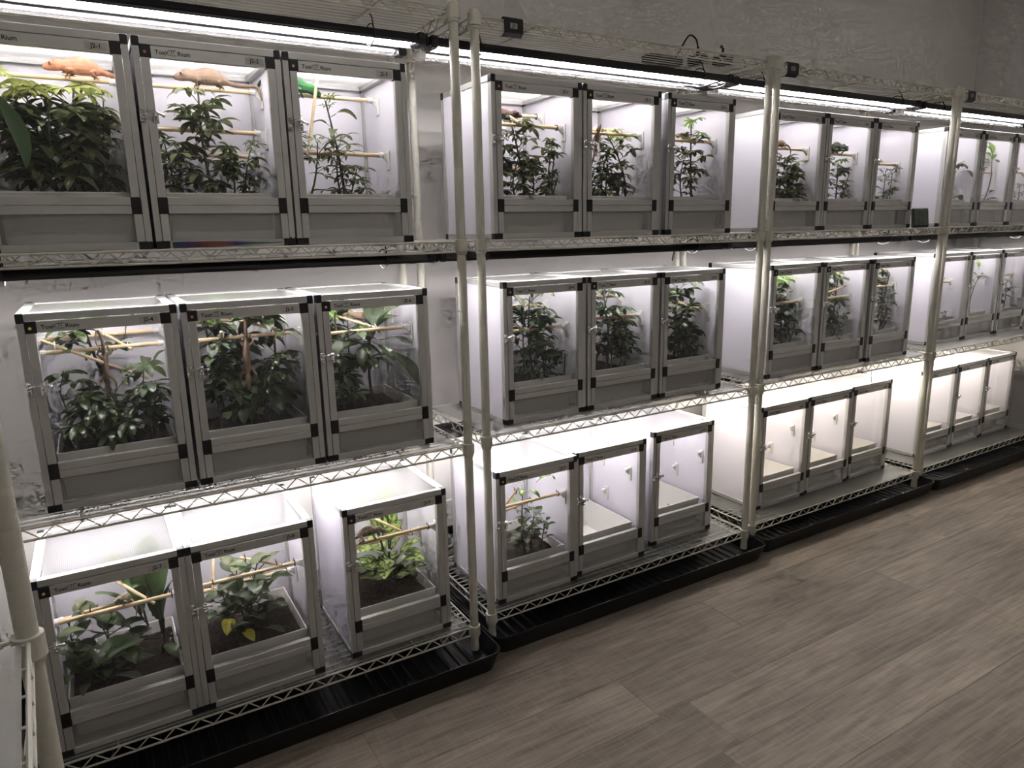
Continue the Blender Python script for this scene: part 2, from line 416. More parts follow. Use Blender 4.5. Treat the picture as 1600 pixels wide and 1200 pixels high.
def shelf_meshes(w, dpt):
    f = MB(); i = .011
    truss(f, (i, 0), (w - i, 0), 0); truss(f, (i, dpt), (w - i, dpt), 0); truss(f, (0, i), (0, dpt - i), 0); truss(f, (w, i), (w, dpt - i), 0)
    frame = f.mesh('shelf', 'white', True)
    a = MB(); a.tube([(0.002, 0, -.0065), (w - .002, 0, -.0065)], .0017, 6); wire = a.mesh('wire', 'white', True)
    a = MB(); a.tube([(0, .002, -.011), (0, dpt - .002, -.011), ], .0026, 6); sup = a.mesh('support_wire', 'white', True)
    a = MB(); a.lathe([(.0132, -CH), (.0150, -CH + .001), (.0160, -CH + .008), (.0182, -CH + .009), (.0178, -.001), (.0165, 0), (.0132, 0)], 16); col = a.mesh('collar', 'white', True)
    return frame, wire, sup, col
POST = post_mesh(1.826)
SHM = shelf_meshes(RW, RD)
def rack(name, x, y, label, levels, post, sh, w, dpt, pz, nw=17, rz=0):
    t = thing(name, label, 'rack', (x, y, 0), rz)
    for px, py in ((0, 0), (w, 0), (0, dpt), (w, dpt)): inst('post', post, t, (px, py, pz))
    frame, wire, sup, col = sh
    for z in levels:
        s = inst('shelf', frame, t, (0, 0, z))
        for k in range(nw): inst('wire', wire, s, (0, .016 + (dpt - .032) * k / (nw - 1), 0))
        for k in range(3): inst('support_wire', sup, s, (w * (k + .5) / 3, 0, 0))
        for px, py in ((0, 0), (w, 0), (0, dpt), (w, dpt)): inst('collar', col, s, (px, py, 0))
    return t
for k, lb in (('A', 'white wire shelving rack nearest to the viewer, with the J2 enclosures'),
              ('B', 'white wire shelving rack second from the viewer, tagged J3 on its top shelf'),
              ('C', 'white wire shelving rack third from the viewer, with a digital gauge on it'),
              ('D', 'white wire shelving rack farthest from the viewer, in the room corner')):
    rack('wire_rack', *RACKS[k], lb, LEV, POST, SHM, RW, RD, .0125)
NAMEOF = dict(A='nearest rack', B='second rack', C='third rack', D='farthest rack')
TIER = dict(t='top', m='middle', b='bottom')
for k in 'ABCD':
    for zi, tn in ((0, 'bottom'), (1, 'middle'), (2, 'top row')):
        x, y = RACKS[k]
        a = MB(); a.box(.024, -.004 + .008, -.0012, RW - .024, RD - .006, 0)
        tag(a.obj('shelf_liner', 'liner', None, (x, y, LEV[zi] - .0034)), f'frosted plastic liner on the {tn} shelf of the {NAMEOF[k]}', 'shelf liner', 'shelf liners')

# black drip trays on the floor
def drip_tray(x0, x1, y0, y1, label):
    t = MB(); h = .062; r = .035
    def ring(ins, z, rr):
        pts = []
        for cx, cy, a0 in ((x1 - ins - rr, y1 - ins - rr, 0), (x0 + ins + rr, y1 - ins - rr, 90), (x0 + ins + rr, y0 + ins + rr, 180), (x1 - ins - rr, y0 + ins + rr, 270)):
            for k in range(6):
                a = math.radians(a0 + 18 * k); pts.append((cx + rr * math.cos(a) - x0, cy + rr * math.sin(a) - y0, z))
        return pts
    rings = [ring(.016, .001, r), ring(.002, h - .004, r), ring(0, h - .003, r), ring(0, h, r), ring(.004, h, r), ring(.004, h - .003, r), ring(.018, .006, r)]
    n = len(rings[0]); vs = [p for q in rings for p in q]; fs = []
    for i in range(len(rings) - 1):
        for k in range(n): fs.append((i * n + k, i * n + (k + 1) % n, (i + 1) * n + (k + 1) % n, (i + 1) * n + k))
    fs.append(tuple(range(n))[::-1]); fs.append(tuple((len(rings) - 1) * n + k for k in range(n)))
    t.add(vs, fs)
    o = tag(t.obj('drip_tray', 'tray', None, (x0, y0, 0)), label, 'tray', 'drip trays')
    rm = MB(); L_ = y1 - y0 - .05
    rm.add([(-.009, 0, 0), (-.004, 0, .0055), (.004, 0, .0055), (.009, 0, 0), (-.009, L_, 0), (-.004, L_, .0055), (.004, L_, .0055), (.009, L_, 0)],
           [(0, 1, 5, 4), (1, 2, 6, 5), (2, 3, 7, 6), (0, 3, 2, 1), (4, 5, 6, 7)])
    me = rm.mesh('rib', 'tray')
    k = .05
    while k < x1 - x0 - .04:
        inst('rib', me, o, (k, .026, .006)); k += .036
drip_tray(-1.20, .035, -.155, .47, 'black ribbed drip tray on the floor under the nearest rack')
drip_tray(.040, 1.255, -.100, .49, 'black ribbed drip tray under the second rack')
drip_tray(1.260, 2.470, -.075, .50, 'black ribbed drip tray under the third rack')
drip_tray(2.475, 3.690, -.075, .50, 'black ribbed drip tray under the farthest rack')

# ---------------------------------------------------------------- lamps under the shelves
LL = 1.115
def lamp_meshes():
    out = {}
    pr_o = [(-.031, -.012), (-.030, -.006), (-.017, .015), (-.012, .0165), (.012, .0165), (.017, .015), (.030, -.006), (.031, -.012)]
    pr_i = [(.0292, -.012), (.0282, -.006), (.0158, .0132), (.011, .0148), (-.011, .0148), (-.0158, .0132), (-.0282, -.006), (-.0292, -.012)]
    prof = pr_o + pr_i; n = len(prof)
    a = MB(); vs = [(0, y, z) for y, z in prof] + [(LL, y, z) for y, z in prof]
    fs = [(k, (k + 1) % n, n + (k + 1) % n, n + k) for k in range(n)]
    mi = [0] * n
    h = len(pr_o)
    for k in range(h, n - 1): mi[k] = 1
    for k in range(h - 1):
        fs.append((k, n - 1 - k, n - 2 - k, k + 1)); fs.append((n + k, n + k + 1, 2 * n - 2 - k, 2 * n - 1 - k)); mi += [0, 0]
    o = a.add(vs, fs); a.m = mi
    out['shell'] = a.mesh('housing', ['black', 'reflector'])
    a = MB(); a.box(-.022, -.030, -.013, .004, .030, .0175, bev=.005); a.box(-.034, -.011, -.010, -.020, .011, .012, bev=.003); out['capL'] = a.mesh('end_cap', 'black')
    a = MB(); a.box(LL - .004, -.030, -.013, LL + .022, .030, .0175, bev=.005); a.box(LL + .020, -.011, -.010, LL + .034, .011, .012, bev=.003); out['capR'] = a.mesh('end_cap', 'black')
    for k in ('tube', 'tubewarm', 'tubelow'):
        a = MB(); a.tube([(.012, 0, -.001), (LL - .012, 0, -.001)], .008, 12); out[k] = a.mesh('tube', k, True)
    a = MB()
    pts = [(0, .034 * math.cos(t), .002 + .026 * math.sin(t)) for t in [2 * PI * k / 14 for k in range(14)]]
    a.tube(pts, .0017, 5, closed=True); a.box(-.003, -.037, -.006, .003, -.031, .004)
    a.tube([(0, -.030, .010), (.002, -.016, .040), (.001, -.004, .052)], .0017, 5)
    out['tie'] = a.mesh('cable_tie', 'black', True)
    a = MB(); a.box(0, -.0002, 0, .070, .0002, .012); out['sticker'] = a.mesh('date_sticker', 'pinkpaper')
    # clear diode bar
    for k in ('led', 'ledwarm', 'ledlow'):
        a = MB(); a.box(.02, -.0035, -.0015, LL - .02, .0035, -.0005); out[k] = a.mesh('diode_strip', k)
    a = MB()
    pf = [(-.019, .006), (-.017, -.004), (0, -.012), (.017, -.004), (.019, .006)]; n = len(pf)
    a.add([(.012, y, z) for y, z in pf] + [(LL - .012, y, z) for y, z in pf], [(k, k + 1, n + k + 1, n + k) for k in range(n - 1)])
    for j in range(70):
        x = .03 + (LL - .06) * j / 69
    out['cover'] = a.mesh('clear_cover', 'clear')
    a = MB(); a.box(.012, -.019, .001, LL - .012, .019, .0075, bev=.001); out['back'] = a.mesh('back_plate', 'ledback')
    a = MB(); a.box(-.010, -.020, -.0125, .014, .020, .009, bev=.003); a.tube([(-.008, 0, -.002), (-.02, 0, -.002)], .008, 8); out['lcapL'] = a.mesh('end_cap', 'hook')
    a = MB(); a.box(LL - .014, -.020, -.0125, LL + .010, .020, .009, bev=.003); out['lcapR'] = a.mesh('end_cap', 'black')
    return out
LM = lamp_meshes()
LAMP_X = dict(A=-1.165, B=.010, C=1.190, D=2.385)
LAMP_Y = dict(A=.100, B=.110, C=.125, D=.135)
def lamps(k, tier, z, warm):
    y1, y2 = (LAMP_Y[k] + .15, LAMP_Y[k] + .07) if tier == 'b' else (LAMP_Y[k], LAMP_Y[k] + .10)
    nm = {'t': 'above the top row', 'm': 'above the middle row', 'b': 'above the bottom row'}[tier]
    t = thing('tube_light', f'black hooded fluorescent tube light {nm} of the {NAMEOF[k]}', 'light', (LAMP_X[k], y1, z), group='hooded tube lights')
    inst('housing', LM['shell'], t); inst('end_cap', LM['capL'], t); inst('end_cap', LM['capR'], t)
    inst('tube', LM['tubewarm' if warm else ('tubelow' if tier == 'b' else 'tube')], t)
    for x in (.13, .99): inst('cable_tie', LM['tie'], t, (x, 0, 0))
    st = inst('date_sticker', LM['sticker'], t, (LL - .125, -.0245, -.0045), (math.radians(-32), 0, 0))
    inst('lettering', TEXT[('08/21/2025', .0085)], st, (.035, -.0004, .006), (PI / 2, 0, 0))
    t2 = thing('diode_bar_light', f'clear diode bar light {nm} of the {NAMEOF[k]}', 'light', (LAMP_X[k], y2, z - .006), group='clear diode bars')
    inst('back_plate', LM['back'], t2); inst('clear_cover', LM['cover'], t2); inst('diode_strip', LM['ledwarm' if warm else ('ledlow' if tier == 'b' else 'led')], t2)
    inst('end_cap', LM['lcapL'], t2); inst('end_cap', LM['lcapR'], t2)
for k in 'ABCD':
    lamps(k, 't', LEV[3] - .060, False); lamps(k, 'm', LEV[2] - .050, False); lamps(k, 'b', LEV[1] - .038, k in 'CD')

# ---------------------------------------------------------------- enclosures
EW, ED, EH = .310, .325, .447
def enclosure_meshes():
    o = {}; hw, hd = EW / 2, ED / 2
    # corner post, 13 x 20 mm with a slot along the outer faces
    a = MB()
    pf = [(0, 0), (.013, 0), (.013, .020), (0, .020), (0, .0105), (.0012, .0105), (.0012, .0095), (0, .0095)]
    n = len(pf); vs = [(x, y, .014) for x, y in pf] + [(x, y, EH - .016) for x, y in pf]
    fs = [(k, (k + 1) % n, n + (k + 1) % n, n + k) for k in range(n)] + [tuple(range(n))[::-1], tuple(range(n, 2 * n))]
    a.add(vs, fs); o['post'] = a.mesh('corner_post', 'alu')
    def bar(nm, x, y, z):
        a = MB(); a.box(0, 0, 0, x, y, z, bev=.0008); o[nm] = a.mesh('rail', 'alu')
    bar('rail_x', EW - .028, .018, .016); bar('rail_y', .020, ED - .036, .016); bar('rail_yb', .014, ED - .036, .016)
    a = MB(); a.box(0, 0, 0, .0155, .0195, .0215, bev=.0012); o['cap'] = a.mesh('corner_cap', 'black')
    a = MB(); a.box(0, 0, 0, .029, .0195, .0175, bev=.0012); o['foot'] = a.mesh('corner_cap', 'black')
    a = MB(); a.box(0, 0, 0, .003, ED - .034, EH - .030); o['side'] = a.mesh('side_panel', 'pvc')
    a = MB(); a.box(0, 0, 0, EW - .020, .003, EH - .030); o['backp'] = a.mesh('back_panel', 'pvc')
    a = MB(); a.box(-hw + .016, -hd + .014, 0, hw - .016, hd - .014, .002); o['roof'] = a.mesh('roof_sheet', 'roof')
    a = MB(); a.box(-hw + .010, -hd + .014, 0, hw - .010, hd - .010, .003); o['floor'] = a.mesh('base_panel', 'floorpan')
    # door: stiles and rails with seams
    a = MB(); dx = .1405; z0, z1 = .0955, .4290; y0, y1 = -.0025, .0125
    for s in (-1, 1):
        xa, xb = sorted((s * dx, s * (dx - .017))); a.box(xa, y0, z0 + .016, xb, y1, z1 - .002, bev=.0006)
    a.box(-dx + .0168, y0, z1 - .0235, dx - .0168, y1, z1, bev=.0006); a.box(-dx + .0168, y0, z0, dx - .0168, y1, z0 + .0170, bev=.0006)
    o['door'] = a.mesh('door', 'alu')
    a = MB(); a.box(-.125, .003, .108, .125, .006, .410); o['pane'] = a.mesh('door_pane', 'glass')
    a = MB(); a.box(0, -.0033, 0, .0195, .0132, .0365, bev=.0007); o['bracket'] = a.mesh('corner_bracket', 'black')
    a = MB(); a.box(0, -.0033, 0, .0215, .0132, .0250, bev=.0007); o['bracket_top'] = a.mesh('corner_bracket', 'black')
    # fixed lower front: cross rail, two short stiles, clear panel
    a = MB(); a.box(-dx + .016, -.0020, .0770, dx - .016, .013, .0942, bev=.0006); o['cross'] = a.mesh('cross_rail', 'alu')
    a = MB(); a.box(0, -.0020, .0165, .0165, .013, .0768, bev=.0006); o['short'] = a.mesh('short_stile', 'alu')
    a = MB(); a.box(-.125, .003, .0155, .125, .006, .080); o['lowpane'] = a.mesh('lower_pane', 'lowpane')
    # chrome draw latch
    a = MB()
    a.box(-.0165, -.0048, -.010, -.0075, -.0026, .010, bev=.001); a.box(.0045, -.0048, -.012, .0135, -.0026, .008, bev=.001)
    for dz in (-.0065, .0065): a.ball((-.012, -.0052, dz), .0028, seg=8, rings=4)
    a.ball((.009, -.0058, -.008), .003, seg=8, rings=4)
    a.tube([(-.013, -.008, .001), (-.006, -.0125, .0045), (.003, -.014, .0055), (.012, -.0105, .0035), (.0195, -.0065, .0015)], [.0022, .0018, .0018, .0018, .0018], 7)
    a.ball((.0205, -.0065, .001), .0034, seg=8, rings=5); a.ball((.008, -.0095, .000), .0036, seg=8, rings=5)
    o['latch'] = a.mesh('latch', 'chrome', True)
    # lettering plate with a little lizard between the two halves of the maker's word
    a = MB()
    liz = [(-.0075, .0, .0), (-.006, 0, .0030), (-.0025, 0, .0046), (.001, 0, .0040), (.0035, 0, .0052), (.0058, 0, .0040)]
    a.tube([(x, 0, z) for x, y, z in liz], .00045, 4); a.tube([(-.0075, 0, 0), (-.006, 0, -.0026), (-.001, 0, -.0036), (.006, 0, -.0032)], .0004, 4)
    a.tube([(-.001, 0, .0042), (-.0012, 0, .0010), (-.003, 0, -.0006)], .0004, 4); a.tube([(.002, 0, .0042), (.0022, 0, .001), (.0008, 0, -.0008)], .0004, 4)
    o['lizard'] = a.mesh('lizard_emblem', 'ink')
    a = MB(); a.box(-.0205, -.0003, -.0078, .0205, 0, .0078); o['tape'] = a.mesh('number_label', 'paper')
    for d in ('yellowdot', 'pinkdot', 'whitedot'):
        a = MB(); a.lathe([(.0032, 0), (.0032, .0005)], 12, axis='y'); o[d] = a.mesh('sticker_dot', d)
    # wall hook carrying a perch: plate on the wall, arm and cradle
    a = MB(); a.box(-.0045, -.011, -.040, 0, .011, .013, bev=.0018)
    a.add([(-.004, -.003, -.020), (-.004, .003, -.020), (-.004, -.0035, .006), (-.004, .0035, .006), (-.022, -.003, -.004), (-.022, .003, -.004), (-.022, -.0035, .004), (-.022, .0035, .004)],
          [(0, 1, 5, 4), (2, 6, 7, 3), (0, 4, 6, 2), (1, 3, 7, 5), (4, 5, 7, 6)])
    a.tube([(-.016, 0, -.0), (-.026, 0, 0)], .0075, 10)
    o['hook'] = a.mesh('hook', 'hook')
    a = MB(); a.tube([(0, .0075 * math.cos(t), .0085 * math.sin(t)) for t in [2 * PI * k / 10 for k in range(10)]], .0014, 5, closed=True); a.tube([(0, .007, .006), (.001, .011, .011)], .001, 4)
    o['tie'] = a.mesh('tie_wrap', 'ink', True); o['tiew'] = o['tie'].copy(); o['tiew'].materials.clear(); o['tiew'].materials.append(M['hook'])
    # substrate tub
    a = MB(); tx, ty0, ty1 = .124, -.128, .142
    def rect(ins, z): return [(-tx + ins, ty0 + ins, z), (tx - ins, ty0 + ins, z), (tx - ins, ty1 - ins, z), (-tx + ins, ty1 - ins, z)]
    rings = [rect(.008, .0), rect(.001, .105), rect(0, .106), rect(0, .110), rect(.003, .110), rect(.0035, .105), rect(.0105, .003)]
    vs = [p for r in rings for p in r]; fs = []
    for i in range(len(rings) - 1):
        for k in range(4): fs.append((i * 4 + k, i * 4 + (k + 1) % 4, i * 4 + 4 + (k + 1) % 4, i * 4 + 4 + k))
    fs.append((3, 2, 1, 0)); fs.append(tuple(24 + k for k in range(4))); a.add(vs, fs); o['tub'] = a.mesh('substrate_tub', 'tub')
    for j in range(3):
        a = MB(); nx, ny = 30, 32; rnd = random.Random(j)
        for iy in range(ny + 1):
            for ix in range(nx + 1):
                x = -tx + .0062 + (2 * tx - .0124) * ix / nx; y = ty0 + .0062 + (ty1 - ty0 - .0124) * iy / ny
                e = min(ix, nx - ix, iy, ny - iy)
                z = .083 + .010 * noise.noise((x * 9 + j * 7, y * 9, 0)) + .006 * noise.noise((x * 40, y * 40, j)) + rnd.uniform(-.0018, .0018)
                a.v.append((x, y, z if e else z - .004))
        a.f = [(i * (nx + 1) + k, i * (nx + 1) + k + 1, (i + 1) * (nx + 1) + k + 1, (i + 1) * (nx + 1) + k) for i in range(ny) for k in range(nx)]
        a.m = [0] * len(a.f)
        o[f'soil{j}'] = a.mesh('soil', 'soil', True)
    return o
EM = enclosure_meshes()
DOWEL = {}
def dowel_mesh(r, mt):
    if (r, mt) not in DOWEL:
        a = MB(); a.tube([(0, 0, 0), (1, 0, 0)], r, 10); DOWEL[(r, mt)] = a.mesh('perch', mt, True)
    return DOWEL[(r, mt)]
def rod(name, p, q, r, parent, mt='dowel'):
    p, q = Vector(p), Vector(q); d = q - p
    o = inst(name, dowel_mesh(r, mt), parent, p, d.to_track_quat('X', 'Z').to_euler(), (d.length, 1, 1))
    return o

ENC = {}
def enclosure(key, x0, yf, z0, number, dot, label, perches=(), twigs=(), hooks=(), latch_z=.285, soil=True, tie='tiew', tublabel=None):
    hw, hd = EW / 2, ED / 2
    t = thing('glass_enclosure', label, 'enclosure', (x0 + hw, yf + hd, z0), group='framed enclosures')
    ENC[key] = t
    for sx in (-1, 1):
        for sy in (-1, 1):
            # post mesh has its slotted corner at the outer edge
            rz = {(-1, -1): 0, (1, 1): PI}.get((sx, sy), 0)
            if (sx, sy) == (-1, -1): inst('corner_post', EM['post'], t, (-hw, -hd, 0))
            elif (sx, sy) == (1, 1): inst('corner_post', EM['post'], t, (hw, hd, 0), (0, 0, PI))
            else: inst('corner_post', EM['post'], t, (sx * hw, sy * hd, 0), sc=(-sx, -sy, 1))
            for zz, mk in ((0, 'foot'), (EH - .0215, 'cap')):
                inst('corner_cap', EM[mk], t, (sx * (hw + .0004), sy * (hd + .0004), zz - (.0002 if not zz else -.0006)), sc=(-sx, -sy, 1))
    for sy in (-1, 1):
        inst('rail', EM['rail_x'], t, (-hw + .014, -hd if sy < 0 else hd - .018, EH - .016))
        inst('rail', EM['rail_x'], t, (-hw + .014, -hd if sy < 0 else hd - .018, 0))
    for sx in (-1, 1):
        inst('rail', EM['rail_y'], t, (-hw if sx < 0 else hw - .020, -hd + .018, EH - .016))
        inst('rail', EM['rail_yb'], t, (-hw if sx < 0 else hw - .014, -hd + .018, 0))
        inst('side_panel', EM['side'], t, (-hw + .003 if sx < 0 else hw - .006, -hd + .017, .014))
    inst('back_panel', EM['backp'], t, (-hw + .010, hd - .007, .014))
    inst('roof_sheet', EM['roof'], t, (0, 0, EH - .006)); inst('base_panel', EM['floor'], t, (0, 0, .012))
    for mk, x in (('short', -.1405), ('short', .124)): inst('short_stile', EM[mk], t, (x, -hd, 0))
    inst('cross_rail', EM['cross'], t, (0, -hd, 0)); inst('lower_pane', EM['lowpane'], t, (0, -hd, 0))
    d = inst('door', EM['door'], t, (0, -hd, 0))
    inst('door_pane', EM['pane'], d)
    for x in (-.1409, .1214): inst('corner_bracket', EM['bracket'], d, (x, 0, .0762))
    for x in (-.1409, .1194): inst('corner_bracket', EM['bracket_top'], d, (x, 0, .4045))
    inst('latch', EM['latch'], d, (-.136, 0, latch_z), sc=(1.25, 1.2, 1.35))
    lg = inst('lizard_emblem', EM['lizard'], d, (-.0770, -.0028, .4168), sc=(1.35, 1, 1.35))
    inst('lettering', TEXT[('Toxi', .0125)], d, (-.1000, -.0027, .4165), (PI / 2, 0, 0)); inst('lettering', TEXT[('Rium', .0125)], d, (-.0540, -.0027, .4165), (PI / 2, 0, 0))
    nl = inst('number_label', EM['tape'], d, (.095, -.0026, .4170)); inst('lettering', TEXT[(number, .0125)], d, (.095, -.0031, .4170), (PI / 2, 0, 0))
    if dot: inst('sticker_dot', EM[dot], t, (-hw + .0235, -hd - .0042, EH - .0315))
    px = hw - .0062
    for y, z in hooks: inst('hook', EM['hook'], t, (px, y - hd, z)); inst('hook', EM['hook'], t, (-px, y - hd, z), (0, 0, PI))
    for p in perches:
        y, z = p[0], p[1]
        inst('hook', EM['hook'], t, (px, y - hd, z)); inst('hook', EM['hook'], t, (-px, y - hd, z), (0, 0, PI))
        rod('perch', (-px + .020, y - hd, z), (px - .020, y - hd, z), .0053, t)
        inst('tie_wrap', EM[tie], t, (px - .028, y - hd, z))
    for p, q in twigs:
        p = Vector((p[0] - hw, p[1] - hd, p[2])); q = Vector((q[0] - hw, q[1] - hd, q[2]))
        rod('perch', p, q, .0040, t, 'twig')
        for f in (.12, .88):
            inst('tie_wrap', EM[tie], t, p + (q - p) * f)
    b = inst('substrate_tub', EM['tub'], None, (x0 + hw, yf + hd, z0 + .0152))
    tag(b, tublabel or ('white tub of dark soil inside enclosure ' + number if soil else 'empty white tub inside enclosure ' + number), 'tub', 'substrate tubs')
    if soil:
        inst('soil', EM[f'soil{len(ENC) % 3}'], b)
    return t
ZT, ZM, ZB = LEV[2] - .0030, LEV[1] - .0030, LEV[0] - .0030
PA = [(.20, .385), (.185, .283), (.285, .235)]
PM = [(.305, .355), (.205, .333)]
SPEC = [
    # key, x left, y front, base z, number, dot, perches, twigs, hooks, soil
    ('At1', -1.053, .030, ZT, 'J2-1', None, PA[:2], [], [], 1), ('At2', -.736, .030, ZT, 'J2-2', 'pinkdot', PA, [], [], 1),
    ('At3', -.421, .030, ZT, 'J2-3', 'whitedot', [(.195, .387), (.135, .235)], [((.125, .15, .43), (.075, .13, .215))], [], 1),
    ('Am1', -1.022, .036, ZM, 'J2-4', 'yellowdot', PM, [((.150, .30, .365), (.215, .195, .325)), ((.03, .12, .375), (.245, .26, .235))], [], 1),
    ('Am2', -.704, .036, ZM, 'J2-5', 'pinkdot', [(.135, .340), (.285, .37)], [((.13, .23, .385), (.25, .13, .348)), ((.10, .12, .36), (.15, .22, .28))], [], 1),
    ('Am3', -.386, .036, ZM, 'J2-6', 'pinkdot', [(.263, .364), (.112, .330)], [((.06, .27, .385), (.22, .11, .325))], [], 1),
    ('Ab1', -1.075, -.012, ZB, 'J2-7', 'yellowdot', [(.085, .297), (.215, .24)], [((.12, .22, .35), (.235, .075, .29)), ((.085, .08, .31), (.20, .21, .25))], [], 1),
    ('Ab2', -.764, -.012, ZB, 'J2-8', None, [(.105, .290), (.225, .215)], [((.095, .23, .40), (.060, .09, .275)), ((.15, .20, .30), (.24, .10, .295))], [], 1),
    ('Ab3', -.371, .003, ZB, 'J2-9', 'pinkdot', [(.065, .311), (.20, .24)], [((.03, .24, .40), (.22, .06, .298))], [], 1),
    ('Bt1', .141, .032, ZT, 'J3-1', 'pinkdot', [(.20, .378), (.085, .330), (.195, .215)], [((.155, .24, .40), (.125, .06, .335))], [], 1),
    ('Bt2', .457, .032, ZT, 'J3-2', 'yellowdot', [(.085, .322), (.22, .355)], [((.02, .20, .36), (.19, .09, .325))], [], 1),
    ('Bt3', .795, .032, ZT, 'J3-3', 'whitedot', [(.085, .315)], [((.03, .16, .37), (.22, .08, .315))], [], 1),
    ('Bm1', .188, .073, ZM, 'J3-4', 'pinkdot', [(.095, .280), (.22, .345)], [((.03, .22, .36), (.15, .09, .27))], [], 1),
    ('Bm2', .506, .073, ZM, 'J3-5', 'whitedot', [(.085, .295), (.20, .355)], [], [], 1),
    ('Bm3', .823, .070, ZM, 'J3-6', None, [(.075, .300)], [((.10, .16, .35), (.19, .07, .315)), ((.02, .05, .27), (.17, .09, .325))], [], 1),
    ('Bb1', .123, .031, ZB, 'J3-7', 'yellowdot', [(.065, .300)], [((.03, .14, .24), (.19, .06, .305)), ((.06, .16, .20), (.12, .06, .36))], [], 1),
    ('Bb2', .440, .050, ZB, 'J3-8', None, [], [], [(.080, .31), (.214, .19), (.24, .32)], 0),
    ('Bb3', .818, .088, ZB, 'J3-9', None, [], [], [(.055, .30), (.19, .208), (.22, .33)], 0),
    ('Ct1', 1.363, .085, ZT, 'J4-1', None, [(.075, .315)], [((.05, .15, .34), (.18, .08, .32))], [], 1),
    ('Ct2', 1.678, .085, ZT, 'J4-2', None, [(.075, .305)], [((.05, .15, .34), (.18, .08, .31))], [], 1),
    ('Ct3', 1.994, .085, ZT, 'J4-3', None, [(.075, .275)], [((.05, .15, .32), (.20, .08, .28))], [], 1),
    ('Cm1', 1.381, .068, ZM, 'J4-4', 'whitedot', [(.085, .285)], [((.08, .15, .26), (.22, .07, .335))], [], 1),
    ('Cm2', 1.699, .064, ZM, 'J4-5', 'whitedot', [(.085, .285)], [((.03, .13, .27), (.24, .06, .335))], [], 1),
    ('Cm3', 2.017, .055, ZM, 'J4-6', 'whitedot', [(.085, .315)], [((.02, .14, .31), (.13, .07, .36))], [], 1),
    ('Cb1', 1.420, .108, ZB, 'J4-7', None, [], [], [(.075, .30), (.185, .19)], 0),
    ('Cb2', 1.733, .115, ZB, 'J4-8', None, [], [], [(.075, .30), (.185, .19)], 0),
    ('Cb3', 2.052, .126, ZB, 'J4-9', None, [], [], [], 0),
    ('Dt1', 2.578, .110, ZT, 'J5-1', None, [], [], [], 1), ('Dt2', 2.893, .110, ZT, 'J5-2', None, [(.09, .265)], [], [], 1),
    ('Dt3', 3.208, .110, ZT, 'J5-3', None, [(.085, .27)], [], [], 1),
    ('Dm1', 2.640, .130, ZM, 'J5-4', None, [(.08, .295)], [((.10, .12, .28), (.20, .06, .32))], [], 1),
    ('Dm2', 2.958, .135, ZM, 'J5-5', None, [], [], [], 1), ('Dm3', 3.275, .135, ZM, 'J5-6', None, [(.08, .30)], [], [], 1),
    ('Db1', 2.640, .128, ZB, 'J5-7', None, [], [], [], 0), ('Db2', 2.958, .136, ZB, 'J5-8', None, [], [], [], 0), ('Db3', 3.275, .143, ZB, 'J5-9', None, [], [], [], 0),
]
CONTENT = {}
POS = {'1': 'left', '2': 'centre', '3': 'right'}
def where(key):
    return f'{TIER[key[1]]}-row {POS[key[2]]} enclosure of the {NAMEOF[key[0]]}'
for (k, x, y, z, num, dot, per, tw, hk, so) in SPEC:
    tie = 'tie' if k in ('Ab1', 'Ab2', 'Ab3', 'Bb1', 'Bt1') else 'tiew'
    st = 'planted' if so else 'empty'
    enclosure(k, x, y, z, num, dot, f'{st} aluminium framed glass enclosure, {POS[k[2]]} on the {TIER[k[1]]} row of the {NAMEOF[k[0]]}', per, tw, hk, .285 if k[0] == 'A' else .275, bool(so), tie,
              ('white tub of dark soil in the ' if so else 'empty white tub in the ') + where(k))

# ---------------------------------------------------------------- plants
M.update(
    leaf=mat_leaf('umbrella_leaf', (.080, .104, .044), (.215, .250, .108)),
    young=mat_leaf('young_umbrella_leaf', (.20, .26, .05), (.46, .48, .15)),
    deep=mat_leaf('deep_green_leaf', (.028, .048, .020), (.090, .130, .052), .25),
    fresh=mat_leaf('fresh_green_leaf', (.10, .19, .035), (.24, .36, .08)),
    ivy=mat_leaf('bush_leaf', (.032, .055, .022), (.090, .130, .050), .28),
    rubber=mat_leaf('broad_leaf', (.050, .090, .034), (.115, .170, .068), .3),
    cane=mat_leaf('variegated_leaf', (.045, .120, .028), (.09, .20, .045), .35, blotch=(.52, .60, .20)),
    yellow=mat_leaf('yellowing_leaf', (.44, .40, .03), (.60, .55, .07), .45),
    stem=mat('green_stem', (.045, .065, .028), .6, vary=.15),
    bark=mat('brown_stem', (.070, .052, .036), .8, vary=.2),
)
